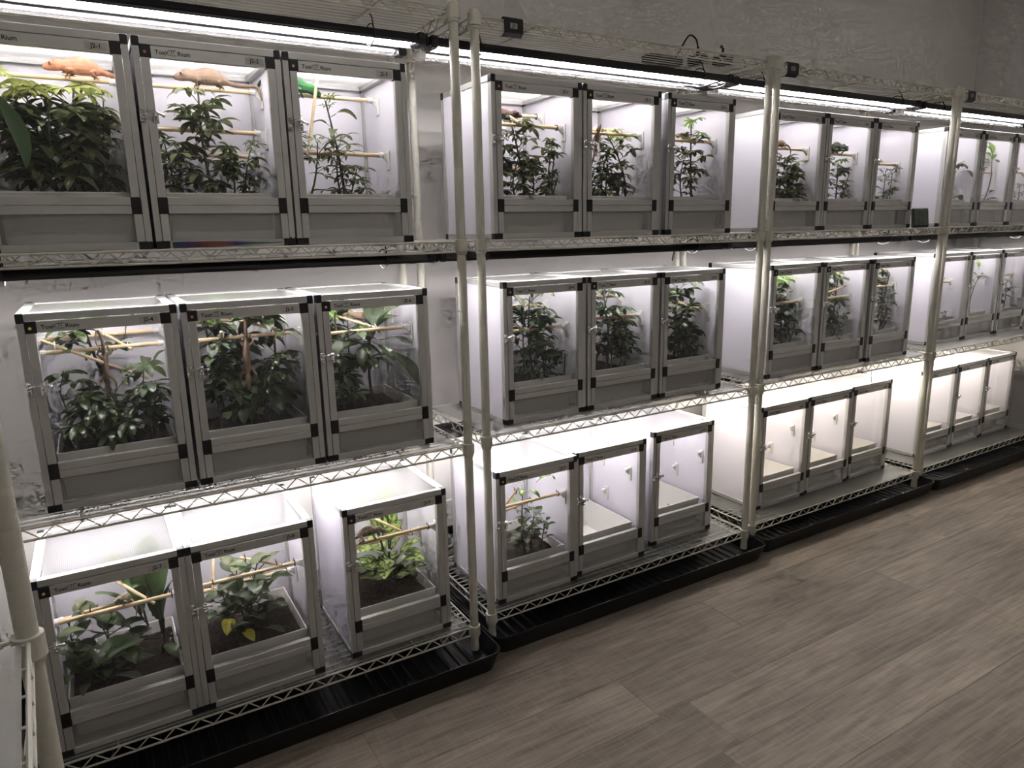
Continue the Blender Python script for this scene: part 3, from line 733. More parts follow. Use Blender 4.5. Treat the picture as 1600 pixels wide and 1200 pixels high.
def blade(a, origin, az, length, width, pitch, droop, fold=.18, rows=6, roll=0., shape='ell', mi=0, att=None):
    """one leaf blade from origin, heading az, starting at pitch and bending down by droop along its length"""
    ca, sa = math.cos(az), math.sin(az); o = len(a.v); pos = Vector((0, 0)); seg = length / rows; pt = pitch
    cols = (-1, -.55, 0, .55, 1)
    cr, sr = math.cos(roll), math.sin(roll)
    for i in range(rows + 1):
        f = i / rows
        if shape == 'ell': w = math.sin(PI * (f * .94 + .03)) ** .75
        elif shape == 'ovate': w = (math.sin(PI * min(1, f ** .72 * .97 + .02)) ** .8)
        else: w = math.sin(PI * (f ** 1.25 * .95 + .03)) ** .75
        w = max(.03, w) * width / 2
        for c in cols:
            lat = c * w * cr; up = abs(c) * w * fold * 2 + c * w * sr + .03 * width * math.sin(f * 9 + c * 2)
            x = pos.x - up * math.sin(pt) * .6; z = pos.y + up * math.cos(pt)
            a.v.append((origin[0] + x * ca - lat * sa, origin[1] + x * sa + lat * ca, origin[2] + z))
            if a.att is not None: a.att.append(abs(c))
        pos = pos + Vector((math.cos(pt), math.sin(pt))) * seg; pt -= droop / rows
    n = len(cols)
    for i in range(rows):
        for k in range(n - 1):
            a.f.append((o + i * n + k, o + i * n + k + 1, o + (i + 1) * n + k + 1, o + (i + 1) * n + k)); a.m.append(mi)
    return (origin[0] + pos.x * ca, origin[1] + pos.x * sa, origin[2] + pos.y)
LEAF = {}
def leaf_mesh(style, var, mt):
    k = (style, var, mt)
    if k in LEAF: return LEAF[k]
    r = random.Random(hash((style, var)) % 1000 if False else (sum(map(ord, style)) * 7 + var * 13))
    a = MB(); a.att = []; probe = []
    def pet(pts, rad):
        n0 = len(a.v); a.tube(pts, rad, 4, 1); a.att += [0.] * (len(a.v) - n0)
    if style in ('arb', 'big', 'slim'):
        P, n, l, wf = dict(arb=(.058, 8, .050, .34), big=(.075, 7, .078, .40), slim=(.055, 6, .048, .26))[style]
        P *= r.uniform(.75, 1.2); up = r.uniform(.2, .55)
        e = Vector((P * math.cos(up), 0, P * math.sin(up)))
        pet([(0, 0, 0), (P * .5 * math.cos(up * 1.2), 0, P * .5 * math.sin(up * 1.25)), e], .0011 if style != 'big' else .0016)
        n += r.choice((-1, 0, 0, 1))
        for i in range(n):
            az = (i + .5) / n * 2 * PI - PI + r.uniform(-.12, .12)
            side = abs(az) / PI                      # leaflets towards the stem stay smaller
            L_ = l * (1.05 - .35 * side) * r.uniform(.9, 1.1)
            tip = blade(a, (e[0], e[1], e[2]), az, L_ , L_ * wf * r.uniform(.9, 1.1), r.uniform(-.1, .35), r.uniform(.6, 1.3), shape='obo', roll=r.uniform(-.25, .25))
            probe.append(tip)
    else:
        P, l, wf, sh = dict(ovate=(.035, .062, .62, 'ovate'), broad=(.045, .150, .50, 'ell'), cane=(.045, .125, .58, 'ovate'), drop=(.030, .105, .40, 'ell'))[style]
        P *= r.uniform(.8, 1.2); up = .35
        e = Vector((P * math.cos(up), 0, P * math.sin(up)))
        pet([(0, 0, 0), e * .5, e], .0016 if style in ('ovate', 'drop') else .0028)
        L_ = l * r.uniform(.85, 1.1)
        tip = blade(a, tuple(e), 0, L_, L_ * wf, up, r.uniform(.5, 1.0) if style != 'drop' else 1.7, rows=8, shape=sh, roll=r.uniform(-.15, .15), fold=.13)
        mid = (e + Vector(tip)) * .5; probe += [tip, (mid.x, L_ * wf * .5, mid.z), (mid.x, -L_ * wf * .5, mid.z)]
    me = a.mesh('leaf', [mt, 'stem'], True)
    LEAF[k] = (me, [Vector(p) for p in probe]); return LEAF[k]

CAMP = Vector((-0.8707, -1.7659, 1.2723))
# animals that stand clear of the foliage: points on each body in its enclosure's frame
CLEAR = dict(At1=[(.18, .20, .40), (.21, .20, .40), (.24, .20, .395), (.27, .20, .39)], At2=[(.12, .2, .40), (.15, .2, .405), (.18, .2, .405), (.21, .2, .40), (.25, .2, .39)],
             At3=[(.06, .185, .40), (.09, .185, .395), (.12, .185, .38)], Am1=[(.15, .19, .34), (.15, .19, .31), (.152, .19, .28), (.153, .19, .25), (.154, .19, .22)],
             Am2=[(.165, .12, .34), (.163, .12, .31), (.16, .12, .285), (.155, .115, .255), (.15, .11, .225), (.145, .11, .205)], Am3=[(.14, .19, .365), (.165, .19, .36), (.185, .19, .35)],
             Ab1=[(.172, .085, .32), (.16, .085, .32), (.18, .085, .33)], Ab3=[(.06, .065, .33), (.088, .065, .335), (.12, .065, .33)], Bt1=[(.10, .15, .37), (.13, .145, .37), (.16, .13, .36)],
             Bt2=[(.12, .085, .37), (.125, .08, .34), (.13, .08, .31)], Ct1=[(.13, .075, .335), (.16, .075, .33)], Ct2=[(.14, .075, .33), (.17, .075, .335), (.21, .075, .335), (.24, .075, .33)])
def grow(key, name, desc, stems, seed, heroes=(), cat='plant', group='enclosure plants'):
    """stems: (bx, by, tx, ty, tz, style, leaves, from, scale, material[, young material, stem radius]) in the enclosure's own frame"""
    E_ = ENC[key]; rnd = random.Random(seed); hw, hd = EW / 2, ED / 2
    dx = dict(A=0, B=.045, C=.085, D=.115)[key[0]]; fy = 1. if key[0] == 'A' else .55
    def mv(x, y): return (min(x + dx, .272), .045 + (y - .045) * fy if dx else y)
    stems = [(*mv(s[0], s[1]), *mv(s[2], s[3]), *s[4:]) for s in stems]; heroes = [(*mv(h[0], h[1]), *h[2:]) for h in heroes]
    b0 = stems[0]; org = Vector((b0[0] - hw, b0[1] - hd, .086))
    t = thing(name, f'{desc} in the {where(key)}', cat, Vector(E_.location) + org, group=group)
    lo = Vector((-hw + .012, -hd + .016, .096)) - org; hi = Vector((hw - .012, hd - .014, EH - .020)) - org
    base = Vector(E_.location) + org
    keep = [Vector(E_.location) + Vector((c[0] - hw, c[1] - hd, c[2])) for c in CLEAR.get(key, [])]
    kd = [((k_ - CAMP).normalized(), (k_ - CAMP).length) for k_ in keep]
    def hides(pts):
        for w in pts:
            d = base + w - CAMP; ln = d.length; d.normalize()
            for u, l2 in kd:
                if ln < l2 + .02 and d.angle(u) * l2 < .021: return True
        return False
    for st in stems:
        bx, by, tx, ty, tz, style, n, f0, sc, mt = st[:10]
        ym = st[10] if len(st) > 10 else None; rad = st[11] if len(st) > 11 else .0026
        p0 = Vector((bx - hw, by - hd, .078)) - org; p1 = Vector((tx - hw, ty - hd, tz)) - org
        bend = Vector((rnd.uniform(-.02, .02), rnd.uniform(-.02, .02), 0))
        path = [p0.lerp(p1, k / 7) + bend * math.sin(PI * k / 7) for k in range(8)]
        a = MB(); a.tube(path, [rad * (1.25 - .7 * k / 7) for k in range(8)], 6); a.obj('stem', 'bark' if rad > .0028 else 'stem', t, smooth=True)
        az = rnd.uniform(0, 6.28)
        for i in range(n):
            f = f0 + (1 - f0) * (i + .5) / n; k = min(6, int(f * 7)); q = path[k].lerp(path[k + 1], f * 7 - k)
            az += 2.4 + rnd.uniform(-.35, .35)
            mm = ym if (ym and f > .86) else mt
            me, probe = leaf_mesh(style, rnd.randrange(5), mm)
            s = sc * rnd.uniform(.8, 1.15) * (1. if f < .88 else .72)
            pitch = rnd.uniform(-.25, .35) + (.35 if f > .9 else 0)
            for tries in range(12):
                rot = Euler((rnd.uniform(-.25, .25), -pitch, az)); R_ = rot.to_matrix()
                cen = sum(probe, Vector()) / len(probe)
                bad = bool(kd) and hides([q + R_ @ (p * s) for p in probe] + [q + R_ @ (p.lerp(cen, .5) * s) for p in probe] + [q + R_ @ (cen * s)])
                for p in probe:
                    w = q + R_ @ (p * s)
                    if not (lo.x < w.x < hi.x and lo.y < w.y < hi.y and lo.z < w.z < hi.z): bad = True; break
                if not bad: break
                az += .73; s *= .95
                if tries == 5: pitch = .1
            if bad and kd and hides([q + R_ @ (p * s) for p in probe] + [q + R_ @ (cen * s)]): continue
            if bad: s *= .72
            inst('leaf', me, t, q, rot, (s, s, s))
    for (x, y, z, az, pitch, s, style, mm) in heroes:
        me, probe = leaf_mesh(style, rnd.randrange(5), mm)
        q = Vector((x - hw, y - hd, z)) - org; rot = Euler((rnd.uniform(-.15, .15), -pitch, az)); R_ = rot.to_matrix()
        for tries in range(10):
            if all(lo.x < w.x < hi.x and lo.y < w.y < hi.y and lo.z < w.z < hi.z for w in [q + R_ @ (p * s) for p in probe]): break
            s *= .92
        if kd and hides([q + R_ @ (p * s) for p in probe] + [q + R_ @ (sum(probe, Vector()) / len(probe) * s)]): continue
        inst('leaf', me, t, q, rot, (s, s, s))
    return t
D2 = math.radians
UP = 'umbrella_plant'
# nearest rack, top row
grow('At1', UP, 'dense umbrella plant with yellow-green crown', [(.20, .17, .20, .19, .36, 'arb', 17, .12, 1.4, 'leaf', 'young', .0036), (.225, .13, .255, .12, .33, 'arb', 15, .10, 1.35, 'leaf', 'young', .003), (.23, .22, .245, .23, .345, 'arb', 11, .2, 1.3, 'leaf', 'young')], 1)
grow('At1', UP, 'second dense umbrella plant, further left,', [(.10, .15, .105, .16, .35, 'arb', 17, .12, 1.4, 'leaf', 'young', .0036), (.14, .12, .15, .11, .33, 'arb', 15, .12, 1.4, 'leaf', 'young'), (.05, .20, .05, .2, .31, 'arb', 11, .2, 1.3, 'leaf')], 2)
grow('At2', UP, 'tall tiered umbrella plant', [(.165, .17, .150, .19, .385, 'arb', 22, .22, 1.0, 'leaf', None, .0040)], 3)
grow('At2', UP, 'short umbrella plant at the front', [(.225, .12, .245, .11, .235, 'arb', 11, .3, .9, 'leaf'), (.195, .09, .20, .08, .215, 'arb', 8, .3, .8, 'leaf')], 4)
grow('At2', UP, 'short bushy umbrella plant by the latch', [(.065, .15, .055, .14, .245, 'arb', 12, .3, .9, 'leaf'), (.095, .2, .10, .2, .22, 'arb', 9, .3, .85, 'leaf')], 5)
grow('At3', UP, 'lanky bare-stemmed umbrella plant', [(.185, .17, .150, .18, .375, 'slim', 5, .9, .75, 'leaf', 'fresh', .0034), (.185, .17, .17, .16, .26, 'slim', 14, .25, 1.05, 'leaf'), (.185, .17, .215, .15, .20, 'arb', 8, .3, .8, 'leaf')], 6,
     heroes=[(.163, .18, .335, .0, .2, .62, 'drop', 'leaf'), (.160, .18, .31, 3.4, .1, .5, 'drop', 'leaf'), (.172, .17, .29, 4.2, .0, .55, 'drop', 'leaf')])
grow('At3', UP, 'thin umbrella plant behind the latch', [(.055, .14, .035, .12, .30, 'slim', 8, .55, .9, 'leaf', 'fresh'), (.06, .14, .10, .11, .26, 'slim', 7, .5, .95, 'leaf', 'fresh')], 7)
# nearest rack, middle row
grow('Am1', UP, 'leaning thick-stemmed umbrella plant', [(.205, .20, .115, .20, .405, 'big', 7, .62, 1.15, 'deep', 'fresh', .0052), (.235, .17, .225, .12, .255, 'big', 6, .6, 1.15, 'deep'), (.07, .16, .05, .14, .25, 'big', 6, .4, 1.1, 'deep')], 8,
     heroes=[(.215, .11, .225, D2(-60), .1, 1.25, 'big', 'deep'), (.25, .13, .29, D2(30), .5, .8, 'broad', 'deep'), (.20, .20, .35, D2(10), .9, .6, 'broad', 'deep')])
grow('Am1', UP, 'low small-leaved umbrella plant', [(.17, .13, .165, .13, .24, 'arb', 12, .3, 1.1, 'deep'), (.10, .11, .10, .09, .17, 'arb', 9, .3, 1.1, 'deep'), (.24, .10, .24, .09, .19, 'arb', 9, .3, 1.05, 'deep'), (.13, .2, .12, .21, .22, 'arb', 8, .3, 1.05, 'deep')], 9)
grow('Am2', UP, 'dense broad-leaved umbrella plant at the back', [(.10, .21, .07, .2, .40, 'big', 10, .25, 1.2, 'deep', 'fresh', .005), (.19, .2, .16, .21, .405, 'big', 11, .2, 1.2, 'deep', 'fresh', .005), (.245, .17, .245, .17, .395, 'big', 10, .2, 1.2, 'deep', 'leaf', .004)], 10)
grow('Am2', UP, 'dense broad-leaved umbrella plant at the front', [(.08, .11, .065, .10, .30, 'big', 9, .2, 1.2, 'deep'), (.20, .10, .20, .09, .27, 'big', 9, .25, 1.2, 'deep'), (.145, .12, .14, .08, .21, 'big', 6, .3, 1.1, 'deep')], 11,
     heroes=[(.205, .10, .225, D2(-70), .0, 1.3, 'big', 'deep'), (.09, .08, .16, D2(-100), -.3, .55, 'broad', 'deep'), (.23, .12, .33, D2(-60), .2, 1.2, 'big', 'leaf')])
grow('Am3', UP, 'leafy umbrella plant by the latch', [(.10, .15, .09, .15, .38, 'big', 10, .35, 1.0, 'deep', 'fresh', .004), (.06, .2, .05, .2, .33, 'big', 8, .3, 1.0, 'deep', 'fresh'), (.14, .2, .15, .22, .39, 'big', 5, .7, .9, 'deep', 'fresh'), (.09, .10, .08, .09, .2, 'arb', 10, .2, 1.0, 'deep')], 12)
grow('Am3', 'rubber_plant', 'drooping rubber plant with large dark leaves', [(.205, .19, .185, .13, .315, 'broad', 3, .8, .8, 'deep', None, .0042)], 13,
     heroes=[(.20, .11, .30, D2(-25), -.25, 1.05, 'broad', 'deep'), (.175, .09, .30, D2(-60), -.75, .95, 'broad', 'deep'), (.20, .10, .28, D2(-35), -.9, .95, 'broad', 'deep'), (.235, .13, .25, D2(-20), -1.0, .85, 'broad', 'deep'), (.19, .13, .325, D2(10), .25, .85, 'broad', 'deep'), (.15, .09, .31, D2(210), -.35, .8, 'broad', 'deep'), (.14, .08, .30, D2(-110), -.8, .75, 'broad', 'deep'), (.18, .12, .32, D2(60), .4, .8, 'broad', 'deep')])
# nearest rack, bottom row
grow('Ab1', 'leafy_bush', 'dark bushy plant with pointed leaves', [(.085, .15, .05, .13, .275, 'ovate', 9, .45, 1.0, 'ivy', 'leaf', .0032), (.10, .14, .115, .12, .245, 'ovate', 12, .35, 1.3, 'ivy', 'leaf'), (.07, .12, .05, .08, .19, 'ovate', 11, .25, 1.35, 'ivy'), (.11, .11, .12, .07, .165, 'ovate', 8, .35, 1.35, 'ivy')], 14,
     heroes=[(.12, .08, .16, D2(-95), -.2, 1.35, 'ovate', 'ivy'), (.08, .07, .14, D2(-110), -.3, 1.4, 'ovate', 'ivy'), (.04, .07, .17, D2(-100), -.1, 1.3, 'ovate', 'ivy')])
grow('Ab1', 'rubber_plant', 'rubber plant with large upright leaves', [(.235, .17, .225, .18, .30, 'broad', 2, .8, .5, 'rubber', None, .004)], 15,
     heroes=[(.215, .18, .18, D2(150), 1.1, 1.15, 'broad', 'rubber'), (.230, .19, .20, D2(70), 1.3, 1.1, 'broad', 'rubber'), (.245, .16, .16, D2(20), 1.3, 1.15, 'broad', 'rubber'), (.250, .15, .17, D2(-20), 1.15, 1.0, 'broad', 'rubber'),
             (.235, .13, .165, D2(215), .12, 1.05, 'broad', 'rubber'), (.24, .10, .165, D2(-70), -.15, .72, 'broad', 'rubber'), (.20, .16, .17, D2(160), .35, .9, 'broad', 'rubber'), (.215, .17, .19, D2(200), .8, .9, 'broad', 'rubber')])
grow('Ab2', 'leafy_bush', 'green bush with two yellow leaves', [(.145, .15, .13, .15, .30, 'ovate', 14, .25, 1.1, 'ivy', 'leaf', .003), (.16, .16, .185, .15, .295, 'ovate', 14, .3, 1.1, 'ivy', 'leaf', .003), (.13, .15, .085, .12, .25, 'ovate', 11, .35, 1.1, 'ivy'), (.15, .13, .175, .10, .20, 'ovate', 8, .4, 1.1, 'ivy')], 16,
     heroes=[(.100, .10, .195, D2(-110), -.35, 1.0, 'ovate', 'yellow'), (.115, .09, .155, D2(-70), -.35, .95, 'ovate', 'yellow')])
grow('Ab3', 'dumb_cane', 'variegated dumb cane with cream-blotched leaves', [(.195, .18, .19, .18, .205, 'cane', 14, .1, .72, 'cane', None, .0055)], 17,
     heroes=[(.20, .19, .225, D2(50), 1.25, 1.12, 'cane', 'cane'), (.175, .19, .215, D2(150), 1.0, 1.12, 'cane', 'cane'), (.19, .18, .215, D2(100), 1.2, 1.0, 'cane', 'cane'), (.19, .17, .22, D2(-80), .85, .85, 'cane', 'cane'), (.18, .16, .18, D2(205), .5, .95, 'cane', 'cane'), (.20, .16, .18, D2(-15), .5, .85, 'cane', 'cane'), (.19, .15, .16, D2(-55), .35, .9, 'cane', 'cane'), (.185, .15, .15, D2(-120), .25, .95, 'cane', 'cane'), (.18, .17, .14, D2(175), .25, .85, 'cane', 'cane'), (.20, .15, .14, D2(-30), .15, .8, 'cane', 'cane')])
grow('Ab3', 'leafy_bush', 'small dark seedling by the latch', [(.055, .14, .06, .13, .21, 'ovate', 8, .4, .5, 'deep')], 18)
# second rack
grow('Bt1', UP, 'dense umbrella plant by the latch', [(.125, .15, .075, .16, .36, 'arb', 22, .3, .85, 'leaf', None, .0034), (.10, .12, .085, .10, .23, 'arb', 16, .2, .9, 'leaf'), (.15, .14, .145, .12, .205, 'arb', 12, .2, .85, 'leaf')], 20)
grow('Bt1', UP, 'forked umbrella plant at the hinge side', [(.235, .14, .225, .14, .285, 'arb', 6, .7, .8, 'leaf'), (.235, .14, .265, .12, .265, 'arb', 5, .6, .8, 'leaf'), (.235, .14, .275, .10, .18, 'arb', 4, .6, .75, 'leaf')], 21)
grow('Bt2', UP, 'slanting umbrella plant with pale crown', [(.20, .14, .135, .17, .325, 'arb', 12, .62, .9, 'leaf', 'young', .0034), (.20, .14, .185, .13, .22, 'arb', 12, .25, .85, 'leaf')], 22)
grow('Bt2', UP, 'short umbrella plant by the latch', [(.095, .11, .105, .10, .225, 'arb', 12, .3, .8, 'leaf'), (.12, .16, .12, .16, .24, 'arb', 9, .3, .8, 'leaf')], 23)
grow('Bt3', UP, 'tall umbrella plant reaching the roof', [(.165, .13, .155, .14, .375, 'arb', 22, .25, .88, 'leaf', 'fresh', .0040), (.12, .11, .10, .09, .26, 'arb', 12, .25, .85, 'leaf')], 24)
grow('Bm1', UP, 'spreading umbrella plant', [(.14, .17, .125, .18, .385, 'big', 11, .5, 1.0, 'deep', 'leaf', .004), (.09, .14, .08, .12, .36, 'big', 11, .4, 1.0, 'deep', 'leaf'), (.18, .15, .175, .13, .24, 'arb', 14, .2, .9, 'deep'), (.10, .10, .11, .08, .22, 'arb', 13, .2, .9, 'deep'), (.24, .09, .25, .08, .19, 'arb', 5, .5, .7, 'deep')], 25)
grow('Bm2', UP, 'umbrella plant with a pale top rosette', [(.12, .17, .11, .18, .385, 'big', 9, .6, 1.0, 'deep', 'leaf', .004), (.15, .13, .155, .11, .27, 'big', 13, .3, 1.0, 'deep', 'leaf'), (.20, .14, .215, .13, .22, 'arb', 12, .3, .9, 'deep'), (.11, .10, .11, .09, .24, 'big', 9, .3, 1.0, 'deep')], 26)
grow('Bm3', UP, 'umbrella plant with long drooping leaves', [(.125, .16, .13, .16, .385, 'big', 11, .55, 1.0, 'deep', 'leaf', .004), (.15, .13, .165, .11, .27, 'big', 15, .35, 1.0, 'deep'), (.12, .10, .115, .08, .2, 'arb', 13, .1, .9, 'deep'), (.19, .12, .19, .10, .16, 'arb', 8, .2, .8, 'deep')], 27)
grow('Bb1', 'leafy_bush', 'dark bush with bright top shoot', [(.125, .17, .12, .17, .30, 'ovate', 8, .7, .62, 'leaf', 'fresh', .0032), (.14, .15, .15, .13, .235, 'ovate', 18, .3, .72, 'ivy'), (.11, .14, .10, .11, .21, 'ovate', 15, .25, .72, 'ivy'), (.17, .15, .195, .14, .20, 'ovate', 11, .3, .65, 'ivy')], 28,
     heroes=[(.15, .10, .355, D2(10), .1, .75, 'drop', 'fresh'), (.11, .12, .36, D2(60), .3, .7, 'drop', 'fresh'), (.10, .09, .33, D2(-60), .1, .6, 'drop', 'fresh')])
# third rack
grow('Ct1', UP, 'bushy dark umbrella plant', [(.13, .15, .125, .14, .275, 'arb', 24, .1, .95, 'leaf', None, .003), (.17, .13, .175, .12, .22, 'arb', 18, .1, .95, 'leaf'), (.10, .12, .10, .11, .25, 'arb', 16, .15, .9, 'leaf')], 30)
grow('Ct2', UP, 'umbrella plant with two large open leaves', [(.13, .13, .12, .12, .275, 'arb', 16, .2, .9, 'leaf', 'fresh', .003), (.14, .11, .20, .10, .235, 'arb', 3, .9, 1.15, 'leaf'), (.16, .11, .235, .09, .165, 'arb', 3, .9, 1.2, 'leaf')], 31)
grow('Ct3', UP, 'sparse umbrella plant with thin arching leaves', [(.15, .13, .145, .12, .25, 'slim', 7, .4, .95, 'leaf'), (.15, .13, .21, .11, .24, 'slim', 4, .8, .9, 'leaf'), (.14, .12, .17, .10, .15, 'arb', 4, .6, .9, 'leaf')], 32)
grow('Cm1', UP, 'dark drooping umbrella plant', [(.13, .15, .11, .15, .375, 'big', 11, .6, 1.05, 'deep', 'fresh', .004), (.14, .12, .175, .10, .26, 'big', 9, .5, 1.05, 'deep'), (.12, .11, .12, .08, .20, 'big', 9, .3, 1.05, 'deep')], 33)
grow('Cm2', UP, 'umbrella plant with a wide pale crown', [(.14, .15, .145, .14, .36, 'big', 11, .7, 1.05, 'leaf', 'leaf', .004), (.14, .12, .15, .10, .25, 'big', 12, .4, 1.05, 'deep', 'leaf'), (.13, .11, .14, .09, .18, 'arb', 14, .1, 1., 'deep')], 34)
grow('Cm3', UP, 'umbrella plant with long hanging leaves', [(.17, .15, .19, .13, .37, 'big', 13, .72, 1.05, 'leaf', 'leaf', .004), (.14, .12, .13, .10, .27, 'arb', 11, .3, .9, 'deep'), (.15, .11, .17, .09, .29, 'slim', 6, .6, 1.2, 'deep')], 35)
# farthest rack
grow('Dt1', UP, 'umbrella plant with broad flat leaves', [(.17, .13, .19, .12, .27, 'big', 6, .75, .85, 'deep'), (.17, .12, .20, .10, .14, 'big', 3, .8, .75, 'deep')], 36,
     heroes=[(.11, .06, .27, D2(15), .15, .95, 'big', 'deep'), (.10, .06, .13, D2(5), .1, .8, 'drop', 'deep'), (.12, .05, .255, D2(-20), -.1, .7, 'drop', 'leaf')])
grow('Dt2', 'rubber_plant', 'rubber plant with broad leaves', [(.12, .14, .165, .12, .34, 'broad', 4, .8, .38, 'leaf', 'fresh', .003), (.12, .13, .15, .10, .16, 'broad', 4, .5, .5, 'deep')], 37,
     heroes=[(.165, .11, .345, D2(70), 1.0, .45, 'broad', 'fresh'), (.165, .11, .345, D2(150), .7, .42, 'broad', 'fresh'), (.17, .10, .33, D2(-15), -.6, .5, 'broad', 'leaf'), (.165, .10, .34, D2(20), .55, .45, 'drop', 'deep')])
grow('Dt3', UP, 'thin small umbrella plant', [(.15, .12, .15, .11, .2, 'slim', 6, .4, .8, 'leaf')], 38)
grow('Dm1', UP, 'low seedling with one arching leaf', [(.18, .11, .19, .10, .135, 'drop', 3, .5, .55, 'deep')], 39)
grow('Dm2', 'rubber_plant', 'pale rubber plant with drooping leaf', [(.13, .14, .145, .11, .30, 'broad', 5, .7, .55, 'rubber', 'fresh', .003)], 40,
     heroes=[(.15, .09, .29, D2(-25), .1, .75, 'broad', 'rubber'), (.15, .10, .315, D2(10), .2, .7, 'drop', 'leaf'), (.14, .11, .34, D2(80), 1.1, .3, 'broad', 'fresh')])
grow('Dm3', UP, 'small thin-leaved umbrella plant', [(.13, .12, .13, .11, .25, 'slim', 9, .4, .8, 'deep')], 41)

# ---------------------------------------------------------------- chameleons
M.update(
    skin_pink=mat_skin('pink_skin', (.50, .23, .13), (.36, .14, .075)),
    skin_tan=mat_skin('tan_skin', (.27, .175, .115), (.175, .115, .080)),
    skin_green=mat_skin('green_skin', (.02, .17, .04), (.015, .07, .02), 45),
    skin_beige=mat_skin('beige_skin', (.30, .22, .15), (.22, .15, .10)),
    skin_brown=mat_skin('brown_skin', (.26, .16, .10), (.18, .105, .065)),
    skin_grey=mat_skin('speckled_skin', (.40, .32, .22), (.20, .155, .10), 110),
    skin_dark=mat_skin('dark_green_skin', (.020, .040, .018), (.055, .060, .030), 70),
    skin_red=mat_skin('red_and_green_skin', (.10, .012, .012), (.012, .05, .025), 38),
    eye=mat('glossy_eye', (.01, .01, .01), .12),
)
BODY = [(.077, .0165, .0034, .0044), (.070, .0185, .0068, .0088), (.060, .0210, .0086, .0118), (.050, .0240, .0084, .0140), (.042, .0235, .0078, .0130), (.033, .0215, .0086, .0140),
        (.018, .0230, .0110, .0185), (.002, .0245, .0122, .0210), (-.014, .0235, .0114, .0195), (-.028, .0205, .0090, .0155), (-.039, .0160, .0062, .0098), (-.048, .0125, .0046, .0064)]
TAILS = dict(
    curl=[(-.048, 0, .0125), (-.062, 0, .008), (-.080, .003, .003), (-.098, .006, -.006), (-.115, .008, -.012), (-.128, .006, -.008), (-.132, .004, .004), (-.126, .003, .010)],
    drape=[(-.048, 0, .0125), (-.066, .001, .0085), (-.088, .002, .0085), (-.108, .004, .009), (-.116, .009, .002), (-.118, .012, -.012), (-.120, .012, -.026)],
    loop=[(-.048, 0, .0125), (-.065, 0, .011), (-.085, .004, .006), (-.097, .012, -.004), (-.090, .020, -.016), (-.072, .022, -.020), (-.058, .016, -.012)],
    down=[(-.048, 0, .0125), (-.062, .002, .006), (-.070, .007, -.008), (-.072, .011, -.028), (-.071, .012, -.048), (-.066, .012, -.058)],
    long=[(-.048, 0, .0125), (-.075, 0, .010), (-.105, .002, .012), (-.130, .006, .008), (-.140, .012, -.004), (-.132, .016, -.014)],
    over=[(-.048, 0, .0125), (-.062, 0, .010), (-.074, .004, .000), (-.078, .012, -.016), (-.068, .018, -.026), (-.052, .016, -.024)],
)
LEGS = [[(.022, .008, .013), (.030, .022, .012), (.030, .011, .0005)], [(.018, -.008, .013), (.020, -.024, .008), (.028, -.009, .0005)],
        [(-.026, .007, .014), (-.018, .024, .008), (-.028, .010, .0005)], [(-.028, -.007, .014), (-.022, -.026, .010), (-.034, -.009, .0005)]]
HANG = [[(.022, .008, .013), (.040, .024, .010), (.056, .018, .002)], [(.020, -.008, .013), (.044, -.026, .012), (.062, -.024, .004)],
        [(-.026, .007, .012), (-.036, .022, .006), (-.052, .012, .0005)], [(-.028, -.007, .012), (-.040, -.022, .006), (-.054, -.012, .0005)]]
CHAM = []
